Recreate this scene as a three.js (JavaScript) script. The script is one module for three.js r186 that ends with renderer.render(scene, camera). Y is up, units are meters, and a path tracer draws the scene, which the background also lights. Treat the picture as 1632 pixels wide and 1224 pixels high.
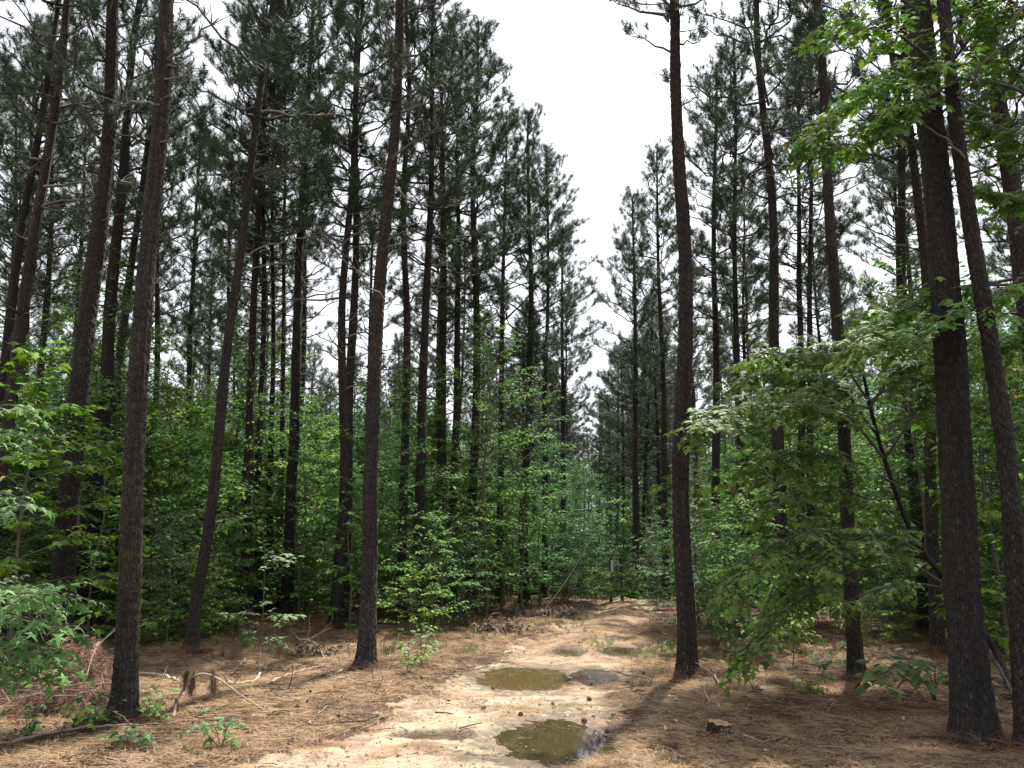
import * as THREE from 'three';
import { createNoise2D, createNoise3D } from 'simplex-noise';

// ---------------------------------------------------------------- camera, sky, sun, exposure
const PITCH = 10.6 * Math.PI / 180, FOCAL = 1320, EYE = 1.6;
const scene = new THREE.Scene();
const camera = new THREE.PerspectiveCamera(2 * Math.atan(612 / FOCAL) * 180 / Math.PI, 4 / 3, 0.1, 1200);
camera.position.set(0, EYE, 0);
camera.rotation.set(PITCH, 0, 0);
camera.updateMatrixWorld();

const SUN = (() => { const el = 64 * Math.PI / 180, az = 27 * Math.PI / 180; return new THREE.Vector3(Math.sin(az) * Math.cos(el), Math.sin(el), -Math.cos(az) * Math.cos(el)); })();
{ // thin bright overcast veil: one smooth sky, a little brighter round the sun
  const W = 512, H = 256, d = new Float32Array(W * H * 4), v = new THREE.Vector3();
  for (let j = 0; j < H; j++) for (let i = 0; i < W; i++) {
    const th = ((j + .5) / H - .5) * Math.PI, ph = ((i + .5) / W - .5) * 2 * Math.PI;
    v.set(Math.cos(th) * Math.cos(ph), Math.sin(th), Math.cos(th) * Math.sin(ph));
    const c = Math.max(0, v.dot(SUN)), g = .42 + .45 * Math.pow(c, 6) + .1 * c, k = (j * W + i) * 4;
    const up = v.y < 0 ? .35 : 1;
    d[k] = g * .965 * up; d[k + 1] = g * 1.0 * up; d[k + 2] = g * 1.06 * up; d[k + 3] = 1;
  }
  const t = new THREE.DataTexture(d, W, H, THREE.RGBAFormat, THREE.FloatType);
  t.mapping = THREE.EquirectangularReflectionMapping; t.magFilter = t.minFilter = THREE.LinearFilter; t.needsUpdate = true;
  scene.background = t; scene.environment = t;
}
const sun = new THREE.DirectionalLight(new THREE.Color(1, .96, .89), 5);
sun.position.copy(SUN).multiplyScalar(80).add(new THREE.Vector3(0, 0, -20)); sun.target.position.set(0, 0, -20);
sun.castShadow = true; sun.shadow.radius = 2; sun.shadow.mapSize.set(4096, 4096);
Object.assign(sun.shadow.camera, { left: -60, right: 60, top: 60, bottom: -60, near: 1, far: 220 });
scene.add(sun, sun.target);
const EXPOSURE = 2.8;

// ---------------------------------------------------------------- helpers
function RNG(a) { return () => { a = (a + 0x6d2b79f5) | 0; let t = Math.imul(a ^ (a >>> 15), 1 | a); t = (t + Math.imul(t ^ (t >>> 7), 61 | t)) ^ t; return ((t ^ (t >>> 14)) >>> 0) / 4294967296; }; }
const V = (x, y, z) => new THREE.Vector3(x, y, z);
const n2 = createNoise2D(RNG(11)), n3 = createNoise3D(RNG(12));
const lerp = (a, b, t) => a + (b - a) * t, clamp = (x, a = 0, b = 1) => Math.min(b, Math.max(a, x));
const sst = (a, b, x) => { const t = clamp((x - a) / (b - a)); return t * t * (3 - 2 * t); };
const UP = V(0, 1, 0);
function ray(px, py) { const x = (px - 816) / FOCAL, y = (612 - py) / FOCAL; return V(x, y * Math.cos(PITCH) + Math.sin(PITCH), y * Math.sin(PITCH) - Math.cos(PITCH)); }
function at(px, py, depth) { const r = ray(px, py); return r.multiplyScalar(depth / -r.z).add(V(0, EYE, 0)); }
function flat(px, py) { const r = ray(px, py); return r.multiplyScalar(EYE / -r.y).add(V(0, EYE, 0)); }

// the line of the track: centre x as a function of the distance ahead
const trackPts = [[-10, -3.6], [4, -1.5], ...[[722, 1200], [860, 1080], [955, 1000], [1000, 968]].map(([x, y]) => { const p = flat(x, y); return [-p.z, p.x]; }), [30, 3.75], [42, 4.55], [56, 5.35], [75, 6.9], [200, 18]];
function trackX(d) { for (let i = 1; i < trackPts.length; i++) if (d <= trackPts[i][0] || i === trackPts.length - 1) { const [a, xa] = trackPts[i - 1], [b, xb] = trackPts[i]; return lerp(xa, xb, (d - a) / (b - a)); } }
const trackHalf = (d) => lerp(1.2, .85, sst(6, 20, d));

// puddles: pixel centre and half sizes in the photograph turned into ground ellipses
const puddles = [
  { px: 888, py: 1178, rx: 92, ry: 35, depth: .07, ring: .38, label: 'large brown puddle nearest the camera with tree trunks mirrored in it', tone: [.04, .03, .012] },
  { px: 838, py: 1079, rx: 76, ry: 19, depth: .07, ring: .2, label: 'long olive brown puddle across the middle of the dirt track', tone: [.078, .053, .021] },
  { px: 950, py: 1076, rx: 40, ry: 13, depth: .05, ring: .3, label: 'small grey puddle beside the right end of the long brown one', tone: [.06, .055, .05] },
  { px: 995, py: 1036, rx: 37, ry: 8, depth: .06, ring: .2, label: 'dark green puddle farthest along the right wheel track', tone: [.05, .04, .02] },
  { px: 905, py: 1037, rx: 24, ry: 6, depth: .04, ring: .3, label: 'tiny olive puddle in the left wheel track beyond the long puddle', tone: [.07, .055, .026] },
  { px: 692, py: 1169, rx: 52, ry: 6, depth: .02, ring: .5, label: 'shallow narrow muddy puddle left of the large near puddle', tone: [.11, .078, .04] },
].map((p) => { const c = flat(p.px, p.py), e = flat(p.px + p.rx, p.py), f = flat(p.px, p.py - p.ry), g = flat(p.px, p.py + p.ry); return { ...p, c: V(c.x, 0, (f.z + g.z) / 2), a: e.x - c.x, b: (g.z - f.z) / 2 }; });
function puddleAt(x, z) { // 0 deep inside .. 1 at shore, larger outside
  let best = [9, null];
  for (const p of puddles) {
    const u = (x - p.c.x) / p.a, w = (z - p.c.z) / p.b; if (Math.abs(u) > 2.2 || Math.abs(w) > 2.2) continue;
    let r = Math.hypot(u, w); r *= 1 + .13 * n2(x * 2.1 + 7, z * 2.1) + .08 * n2(x * 6, z * 6 + 3) + .035 * n2(x * 15, z * 15);
    if (r < best[0]) best = [r, p];
  }
  return best;
}
const fall = (d) => d < 20 ? 0 : d < 26 ? -.06 * (d - 20) * (d - 20) / 12 : -.18 - .06 * (Math.min(d, 52) - 26);
function hBase(x, z) {
  const d = -z, off = x - trackX(d), w = trackHalf(d), out = sst(w * .8, w + 1.6, Math.abs(off));
  let y = fall(d) + out * (.05 * n2(x * .3, z * .3) + .03 * n2(x * .9 + 5, z * .9) + .05) + out * .018 * n2(x * 3.1, z * 3.1);
  const far = sst(11, 16, d); // two wheel tracks with a raised middle
  y += (1 - out) * far * (.05 * Math.exp(-off * off / .06) - .03 * Math.exp(-Math.pow(Math.abs(off) - .62, 2) / .05));
  y += (1 - out) * (.012 * n2(x * 1.7, z * 1.7) + .009 * n2(x * 5, z * 3.2) + .006 * Math.abs(n2(x * 11, z * 8)));
  y += (1 - out) * sst(8, 10, d) * .022 * (sst(.5, .62, Math.abs(off + .25 * n2(z * .5, 3))) - sst(.8, .92, Math.abs(off + .25 * n2(z * .5, 3)))) * -1;
  y += .02 * sst(.35, 0, Math.abs(Math.abs(off) - w)) * (n2(x * 5.3, z * 4.1 + 9) + .6);   // churned shoulder
  return y;
}
function ground(x, z) {
  let y = hBase(x, z); const [r, p] = puddleAt(x, z);
  if (p) { const lvl = p.level ??= -.03; y = r < 1 ? lvl - p.depth * (1 - r * r) : r < 1.8 ? lerp(lvl + .003, Math.max(y, lvl + .008), sst(1, 1.8, r)) : y; }
  return y;
}
function onGround(px, py) { const r = ray(px, py); let t = 2; for (let i = 0; i < 4000; i++) { const x = r.x * t, z = r.z * t; if (EYE + r.y * t <= ground(x, z)) break; t += .02; } return V(r.x * t, ground(r.x * t, r.z * t), r.z * t); }
const drop = (x, z, dy = 0) => V(x, ground(x, z) + dy, z);

const taken = {};
function numbered(name) { const n = taken[name] = (taken[name] ?? -1) + 1; return n ? `${name}_${String(n).padStart(3, '0')}` : name; }
function tag(o, label, category, group, kind) { if (label) o.userData.label = label; if (category) o.userData.category = category; if (group) o.userData.group = group; if (kind) o.userData.kind = kind; return o; }
function thing(name, label, category, pos, group) { const g = new THREE.Group(); g.name = numbered(name); if (pos) g.position.copy(pos); scene.add(g); return tag(g, label, category, group); }
function part(parent, name, geo, mat, kind) { const m = new THREE.Mesh(geo, mat); m.name = name; m.castShadow = m.receiveShadow = true; parent.add(m); if (kind) m.userData.kind = kind; return m; }
function solo(name, geo, mat, label, category, group, kind) { const m = new THREE.Mesh(geo, mat); m.name = numbered(name); m.castShadow = m.receiveShadow = true; scene.add(m); return tag(m, label, category, group, kind); }

class Buf {
  constructor() { this.p = []; this.n = []; this.u = []; this.c = []; this.i = []; }
  vert(x, y, z, nx, ny, nz, u, v, c) { this.p.push(x, y, z); this.n.push(nx, ny, nz); this.u.push(u, v); this.c.push(c[0], c[1], c[2]); return this.p.length / 3 - 1; }
  tri(a, b, c, col) {
    const ux = b.x - a.x, uy = b.y - a.y, uz = b.z - a.z, vx = c.x - a.x, vy = c.y - a.y, vz = c.z - a.z;
    let x = uy * vz - uz * vy, y = uz * vx - ux * vz, z = ux * vy - uy * vx; const l = Math.hypot(x, y, z) || 1; x /= l; y /= l; z /= l;
    const k = this.vert(a.x, a.y, a.z, x, y, z, 0, 0, col); this.vert(b.x, b.y, b.z, x, y, z, 1, 0, col); this.vert(c.x, c.y, c.z, x, y, z, .5, 1, col);
    this.i.push(k, k + 1, k + 2);
  }
  tube(pts, rad, seg = 6, col0 = [1, 1, 1], bump = null, cap = true, tint = null) {
    let col = col0;
    const N = pts.length, start = this.p.length / 3; let ref = null, len = 0; const T = V(0, 0, 0), A = V(0, 0, 0), B = V(0, 0, 0);
    for (let k = 0; k < N; k++) {
      T.copy(pts[Math.min(k + 1, N - 1)]).sub(pts[Math.max(k - 1, 0)]).normalize();
      if (!ref) ref = Math.abs(T.y) > .8 ? V(1, 0, 0) : V(0, 1, 0);
      A.copy(ref).addScaledVector(T, -ref.dot(T)).normalize(); B.crossVectors(T, A); ref = A.clone();
      if (k) len += pts[k].distanceTo(pts[k - 1]);
      const r0 = typeof rad === 'function' ? rad(k / (N - 1), len) : lerp(rad[0], rad[1], k / (N - 1));
      for (let s = 0; s <= seg; s++) {
        const a = s / seg * Math.PI * 2, ca = Math.cos(a), sa = Math.sin(a);
        const r = r0 + (bump ? bump(ca, sa, len, r0) : 0);
        if (tint) col = tint(ca, sa, len);
        const nx = A.x * ca + B.x * sa, ny = A.y * ca + B.y * sa, nz = A.z * ca + B.z * sa;
        this.vert(pts[k].x + nx * r, pts[k].y + ny * r, pts[k].z + nz * r, nx, ny, nz, s / seg * Math.max(.5, Math.round(rad0(rad) * 2 * Math.PI * 2) / 2), len, col);
      }
    }
    for (let k = 0; k < N - 1; k++) for (let s = 0; s < seg; s++) { const a = start + k * (seg + 1) + s, b = a + seg + 1; this.i.push(a, a + 1, b, a + 1, b + 1, b); }
    if (cap) for (const k of [0, N - 1]) { const c = this.vert(pts[k].x, pts[k].y, pts[k].z, 0, k ? 1 : -1, 0, 0, 0, col); for (let s = 0; s < seg; s++) { const a = start + k * (seg + 1) + s; k ? this.i.push(a, a + 1, c) : this.i.push(a + 1, a, c); } }
  }
  shape(sh, m, col) { const q = sh.v.map((v) => v.clone().applyMatrix4(m)); for (const [a, b, c] of sh.f) this.tri(q[a], q[b], q[c], col); }
  get tris() { return this.i.length / 3; }
  geo(smooth) {
    const g = new THREE.BufferGeometry();
    g.setAttribute('position', new THREE.Float32BufferAttribute(this.p, 3)); g.setAttribute('normal', new THREE.Float32BufferAttribute(this.n, 3));
    g.setAttribute('uv', new THREE.Float32BufferAttribute(this.u, 2)); g.setAttribute('color', new THREE.Float32BufferAttribute(this.c, 3));
    g.setIndex(this.i); if (smooth) g.computeVertexNormals(); return g;
  }
}
const rad0 = (r) => typeof r === 'function' ? r(0, 0) : r[0];
const curve = (pts, n) => new THREE.CatmullRomCurve3(pts, false, 'centripetal').getPoints(n);
function place(p, tip, nor, s) { const y = tip.clone().normalize(), z = nor.clone().addScaledVector(y, -nor.dot(y)).normalize(), x = V(0, 0, 0).crossVectors(y, z); return new THREE.Matrix4().makeBasis(x.multiplyScalar(s), y.multiplyScalar(s), z.multiplyScalar(s)).setPosition(p); }

// ---------------------------------------------------------------- textures
function dataTex(W, H, fn, srgb, rep) {
  const d = new Uint8Array(W * H * 4); for (let j = 0; j < H; j++) for (let i = 0; i < W; i++) { const c = fn(i / W, j / H), k = (j * W + i) * 4; d[k] = clamp(c[0]) * 255; d[k + 1] = clamp(c[1]) * 255; d[k + 2] = clamp(c[2]) * 255; d[k + 3] = 255; }
  const t = new THREE.DataTexture(d, W, H); t.wrapS = t.wrapT = THREE.RepeatWrapping; t.magFilter = THREE.LinearFilter; t.minFilter = THREE.LinearMipmapLinearFilter; t.generateMipmaps = true; if (srgb) t.colorSpace = THREE.SRGBColorSpace; if (rep) t.repeat.set(...rep); t.needsUpdate = true; return t;
}
const tn = (u, v, f, s = 0) => { const a = u * 2 * Math.PI, b = v * 2 * Math.PI, R = f / (2 * Math.PI); return .5 * (n3(Math.cos(a) * R + s, Math.sin(a) * R, Math.cos(b) * R + s) + n3(Math.sin(b) * R + 31 + s, Math.cos(a) * R + 17, Math.sin(a) * R)); };
function worley(nx, ny, seed) { const r = RNG(seed), pts = []; for (let j = 0; j < ny; j++) for (let i = 0; i < nx; i++) pts.push([i + .1 + .8 * r(), j + .1 + .8 * r(), r()]);
  return (u, v) => { const x = u * nx, y = v * ny, ci = Math.floor(x), cj = Math.floor(y); let a = 9, b = 9, id = 0; for (let dj = -1; dj < 2; dj++) for (let di = -1; di < 2; di++) { const p = pts[((cj + dj + ny) % ny) * nx + (ci + di + nx) % nx], dx = ci + di + (p[0] - (ci + di + nx) % nx) % nx, q = Math.hypot(ci + di + p[0] - ((ci + di + nx) % nx) - x, cj + dj + p[1] - ((cj + dj + ny) % ny) - y); if (q < a) { b = a; a = q; id = p[2]; } else if (q < b) b = q; } return [a, b, id]; }; }
const wk = worley(13, 7, 5), wk2 = worley(24, 30, 6), wrap1 = (x) => ((x % 1) + 1) % 1;
function barkCell(u, v) { // long scaly plates, warped, with smaller flakes lying on them
  const uu = u + .03 * tn(u, v, 8) + .012 * tn(u, v, 25, 2), vv = v + .05 * tn(u, v, 6, 3) + .015 * tn(u, v, 22, 7), w = wk(wrap1(uu), wrap1(vv)), f = wk2(wrap1(u + .025 * tn(u, v, 14, 4)), wrap1(v + .02 * tn(u, v, 12, 6)));
  return { crack: sst(.0, .38, w[1] - w[0] + .12 * tn(u, v, 30, 9)), id: w[2], flake: sst(.0, .3, f[1] - f[0]), fid: f[2] };
}
const barkMap = dataTex(512, 512, (u, v) => { const b = barkCell(u, v), t = .3 + .17 * b.crack + .14 * (b.id - .5) + .2 * (b.fid - .5) * (.35 + .65 * b.crack) + .13 * tn(u, v, 34) + .1 * tn(u, v, 80, 3), pale = b.fid > .84 ? .1 * b.crack * b.flake : 0; return [t * 1.07 + pale, t * .96 + pale, t * .88 + pale]; }, true, [1.5, 1.5]);
const barkBump = dataTex(512, 512, (u, v) => { const b = barkCell(u, v), t = .12 + .4 * b.crack + .3 * b.flake * (.3 + b.fid) * (.3 + .7 * b.crack) + .12 * tn(u, v, 40) + .08 * tn(u, v, 90, 5); return [t, t, t]; }, false, [1.5, 1.5]);
function canvasTex(S, draw, rep) { const c = document.createElement('canvas'); c.width = c.height = S; const g = c.getContext('2d'); draw(g, S); const t = new THREE.CanvasTexture(c); t.wrapS = t.wrapT = THREE.RepeatWrapping; t.colorSpace = THREE.SRGBColorSpace; t.repeat.set(rep, rep); return t; }
function wrapLine(g, S, x, y, a, l) { for (const ox of [-S, 0, S]) for (const oy of [-S, 0, S]) { if (x + ox < -l || x + ox > S + l || y + oy < -l || y + oy > S + l) continue; g.beginPath(); g.moveTo(x + ox, y + oy); g.quadraticCurveTo(x + ox + Math.cos(a + .2) * l / 2, y + oy + Math.sin(a + .2) * l / 2, x + ox + Math.cos(a) * l, y + oy + Math.sin(a) * l); g.stroke(); } }
const strawMap = canvasTex(1024, (g, S) => { // a metre and a half of fallen needles, bark bits and leaf scraps
  const r = RNG(21); g.fillStyle = 'rgb(120,104,88)'; g.fillRect(0, 0, S, S);
  for (let i = 0; i < 9000; i++) { const t = r(), k = 60 + 170 * Math.pow(r(), 1.3); g.strokeStyle = `rgba(${k * 1.08 | 0},${k * (.86 + .12 * t) | 0},${k * (.66 + .22 * t) | 0},.75)`; g.lineWidth = .8 + 1.5 * r(); wrapLine(g, S, r() * S, r() * S, r() * 6.28, 20 + r() * 90); }
  for (let i = 0; i < 500; i++) { const k = r() < .5 ? 45 + 30 * r() : 200 + 40 * r(); g.fillStyle = `rgba(${k | 0},${k * .88 | 0},${k * .74 | 0},.8)`; g.beginPath(); g.ellipse(r() * S, r() * S, 2 + r() * 7, 1.5 + r() * 4, r() * 6, 0, 7); g.fill(); }
}, 1 / 1.5);
const sandMap = canvasTex(1024, (g, S) => {
  const r = RNG(22); g.fillStyle = 'rgb(205,200,192)'; g.fillRect(0, 0, S, S);
  for (let i = 0; i < 26000; i++) { const k = 150 + 100 * r(); g.fillStyle = `rgba(${k | 0},${k * .96 | 0},${k * .9 | 0},.5)`; const s = 1 + r() * 3.5; g.fillRect(r() * S, r() * S, s, s); }
  for (let i = 0; i < 900; i++) { const k = 90 + 60 * r(); g.fillStyle = `rgba(${k * 1.05 | 0},${k * .85 | 0},${k * .65 | 0},.65)`; g.beginPath(); g.ellipse(r() * S, r() * S, 1 + r() * 4, 1 + r() * 2.5, r() * 6, 0, 7); g.fill(); }
  for (let i = 0; i < 420; i++) { const k = 70 + 90 * r(); g.strokeStyle = `rgba(${k * 1.1 | 0},${k * .85 | 0},${k * .6 | 0},.7)`; g.lineWidth = 1 + r(); wrapLine(g, S, r() * S, r() * S, r() * 6.28, 20 + r() * 70); }
}, 1 / 1.9);
const grain = dataTex(256, 256, (u, v) => { const t = .5 + .3 * tn(u, v, 18) + .25 * tn(u, v, 60, 5); return [t, t, t]; }, false, [2, 2]);

// ---------------------------------------------------------------- materials
const std = (o) => new THREE.MeshStandardMaterial({ roughness: .95, ...o });
const thinLeaf = (tr, o = {}) => new THREE.MeshPhysicalMaterial({ vertexColors: true, roughness: .62, transmission: tr, thickness: 0, side: THREE.DoubleSide, ...o });
const M = {
  bark: std({ color: new THREE.Color(.185, .165, .154), map: barkMap, bumpMap: barkBump, bumpScale: .028, vertexColors: true }),
  limb: std({ vertexColors: true, roughness: .9 }),
  needle: std({ vertexColors: true, roughness: .7, side: THREE.DoubleSide }),
  leaf: thinLeaf(.42, { roughness: .8, specularIntensity: .3 }), farLeaf: std({ vertexColors: true, roughness: .8, side: THREE.DoubleSide }),
  glossLeaf: thinLeaf(.58, { roughness: .66, specularIntensity: .45 }),
  dead: std({ vertexColors: true, side: THREE.DoubleSide }),
  floor: std({ map: strawMap, vertexColors: true, bumpMap: strawMap, bumpScale: .012 }),
  road: std({ map: sandMap, vertexColors: true, bumpMap: grain, bumpScale: .006 }),
};

// ---------------------------------------------------------------- ground: one grid shared by the forest floor and the track
{
  const axis = (lo, hi, fineLo, fineHi, step) => { const a = []; let v = fineLo, s = step; while (v > lo) { s *= 1.13; v -= s; a.unshift(Math.max(v, lo)); } for (v = fineLo; v <= fineHi; v += step) a.push(v); s = step; while (v < hi) { a.push(v); s *= 1.13; v += s; } a.push(hi); return a; };
  const xs = axis(-260, 260, -5.0, 4.6, .034), ds = axis(-60, 420, 5.6, 16, .04);
  const P = [], C = [], U = [], kindA = []; const floorI = [], roadI = [];
  const mixc = (a, b, t) => a.map((v, i) => lerp(v, b[i], t));
  const straw = [.225, .13, .068], strawDark = [.105, .056, .03], duff = [.07, .047, .03], sand = [.43, .375, .275], clay = [.33, .2, .11], mud = [.115, .093, .074], green = [.2, .24, .09];
  for (const d of ds) for (const x of xs) {
    const z = -d, off = x - trackX(d), w = trackHalf(d), a = Math.abs(off);
    P.push(x, ground(x, z), z); U.push(x, z);
    let c = mixc(straw, strawDark, sst(-.15, .5, n2(x * .8, z * .8) * .5 + n2(x * 2.7, z * 2.7) * .4 + n2(x * 8, z * 8) * .35));
    c = mixc(c, duff, sst(2.5, 6, a - w) * .75);
    c = mixc(c, clay, .35 * sst(.35, .8, n2(x * .5 + 40, z * .5)));
    const edge = sst(w + .12, w - .3, a + .3 * n2(x * .9, z * .7) + .14 * n2(x * 4, z * 4)); // where the sand shows
    let s = mixc(sand, clay, sst(.0, .75, n2(x * .7 + 9, z * 1.4 + 2) * .7 + n2(x * 2.3, z * 6) * .5) * .85);
    s = mixc(s, [.235, .15, .088], sst(-.12, .6, n2(x * 1.1 + 3, z * 2.6) * .8 + .5 * n2(x * 4, z * 9) - .15 + .1 * sst(9, 12, d)) * .85); s = mixc(s, [.56, .52, .43], .6 * sst(.3, .8, n2(x * 2 + 20, z * 3)));
    const mid = sst(.42, .12, a + .15 * n2(x * 3, z * 1.2)) * sst(10.5, 15, d);
    s = mixc(s, strawDark, mid * .8); s = mixc(s, clay, .6 * sst(10.5, 15, d)); s = mixc(s, strawDark, .35 * sst(12, 17, d) * sst(-.2, .5, n2(x * 1.5, z * 1.1 + 60)));
    c = mixc(c, s, edge);
    const [r, p] = puddleAt(x, z);
    if (p) c = mixc(c, mud, (.75 + .25 * n2(x * 14, z * 14)) * sst(1.25 + p.ring, 1.02 + p.ring * .5, r + .16 * n2(x * 5, z * 5) + .1 * n2(x * 15, z * 15)));
    const k = .9 + .2 * n2(x * 9, z * 9) * .5 + .1;
    C.push(c[0] * k, c[1] * k, c[2] * k); kindA.push(edge > .35 || a < w * .8 ? 1 : 0);
  }
  const nx = xs.length;
  for (let j = 0; j < ds.length - 1; j++) for (let i = 0; i < nx - 1; i++) {
    const q = j * nx + i, road = kindA[q] + kindA[q + 1] + kindA[q + nx] + kindA[q + nx + 1] > 2;
    (road ? roadI : floorI).push(q, q + 1, q + nx, q + 1, q + nx + 1, q + nx);
  }
  const full = new THREE.BufferGeometry(); full.setAttribute('position', new THREE.Float32BufferAttribute(P, 3)); full.setIndex([...[]].concat(floorI, roadI)); full.computeVertexNormals();
  const N = full.getAttribute('normal').array;
  for (const [name, idx, mat] of [['forest_floor', floorI, M.floor], ['dirt_track', roadI, M.road]]) {
    const map = new Map(), b = new Buf(), ix = [];
    for (const q of idx) { let k = map.get(q); if (k === undefined) { k = b.vert(P[3 * q], P[3 * q + 1], P[3 * q + 2], N[3 * q], N[3 * q + 1], N[3 * q + 2], U[2 * q], U[2 * q + 1], [C[3 * q], C[3 * q + 1], C[3 * q + 2]]); map.set(q, k); } b.i.push(k); }
    solo(name, b.geo(), mat, name === 'forest_floor' ? 'forest floor covered in brown pine straw on both sides of the track' : 'pale sandy dirt track with puddles leading into the forest', null, null, 'structure');
  }
}
for (const p of puddles) { // still muddy water, a disc whose shore is where the ground rises through it
  const b = new Buf(), N = 56, c = b.vert(p.c.x, p.level, p.c.z, 0, 1, 0, 0, 0, [1, 1, 1]);
  for (let i = 0; i <= N; i++) { const a = i / N * 2 * Math.PI; b.vert(p.c.x + Math.cos(a) * p.a * 1.35, p.level, p.c.z + Math.sin(a) * p.b * 1.35, 0, 1, 0, 0, 0, [1, 1, 1]); }
  for (let i = 1; i <= N; i++) b.i.push(c, c + i + 1, c + i);
  solo('puddle_water', b.geo(), new THREE.MeshPhysicalMaterial({ color: new THREE.Color(...p.tone), roughness: .03, ior: 1.33, transparent: true, opacity: .9 }), p.label, null, null, 'structure');
}

// ---------------------------------------------------------------- pines
const NEEDLE = [.05, .088, .034], BROWN = [.2, .1, .05];
function tuft(b, p, dir, len, n, w, base, r, spread = 1) {
  const a = dir.clone().normalize(), s = (Math.abs(a.y) < .9 ? V(0, 1, 0) : V(1, 0, 0)).cross(a).normalize(), t = V(0, 0, 0).crossVectors(a, s), q = V(0, 0, 0), tip = V(0, 0, 0), side = V(0, 0, 0), l = V(0, 0, 0), rr = V(0, 0, 0);
  const tone = .7 + .6 * r();
  for (let i = 0; i < n; i++) {
    const ph = r() * 6.283, an = (.2 + 1.25 * r()) * spread, k = r(), L = len * (.7 + .45 * r());
    q.copy(p).addScaledVector(a, -len * .6 * k);
    tip.copy(q).addScaledVector(a, Math.cos(an) * L).addScaledVector(s, Math.sin(an) * Math.cos(ph) * L).addScaledVector(t, Math.sin(an) * Math.sin(ph) * L); tip.y -= .12 * L;
    side.set(r() - .5, r() - .5, r() - .5).normalize().multiplyScalar(w * .5); l.copy(q).add(side); rr.copy(q).sub(side);
    const c = tone * (.75 + .5 * r()); b.tri(l, rr, tip, [base[0] * c, base[1] * c, base[2] * c]);
  }
}
function trunkBuf(H, r0, seg, step, seed, rough, fine, shade = 1) {
  const b = new Buf(), r = RNG(seed), pts = [], ox = r() * 50; let y = -.25;
  while (y < H) { pts.push(V(.1 * n2(y * .14, ox) * (y > 0 ? Math.min(1, y / 2) : 0), y, .1 * n2(y * .14, ox + 9) * (y > 0 ? Math.min(1, y / 2) : 0))); y += y < (fine ?? H) ? step : step * 5; }
  pts.push(V(0, H, 0));
  const tone = shade * (.8 + .45 * r());
  b.tube(pts, (t, l) => { const yy = l - .25; return Math.max(.012, r0 * (1 - .8 * Math.pow(clamp(yy / H), 1.15)) + r0 * .3 * Math.exp(-Math.max(0, yy) / .3) + r0 * .45 * Math.exp(-Math.max(0, yy) / .08)); }, seg, [tone, tone, tone],
    rough ? (c, s, l, R) => { const f = n3(c * R * 26 + ox, l * 16, s * R * 26), g = n3(c * R * 60, l * 45, s * R * 60 + ox); return rough * (Math.abs(f) * 1.3 - .5 + .5 * g) + .1 * R * n3(c * 1.4, l * .7, s * 1.4 + ox) + (l < .8 ? R * .22 * (1 - l / .8) * n2(Math.atan2(s, c) * 1.6, ox) : 0); } : null, true,
    (c, s, l) => { const g = n3(c * .8, l * .45 + ox, s * .8), red = sst(2.5, 7, l) * .16 + .14 * n2(l * .5, ox + 3), k = tone * (1 + .3 * g + .16 * n3(c * 3, l * 2.2, s * 3 + ox)), li = sst(.42, .7, n3(c * 1.6 + 9, l * 1.1, s * 1.6 + ox)) * .4; return [k * (1 + red + li * .7), k * (1 + li), k * (1 - red * .6 + li * .9)]; });
  return b.geo(true);
}
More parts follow.
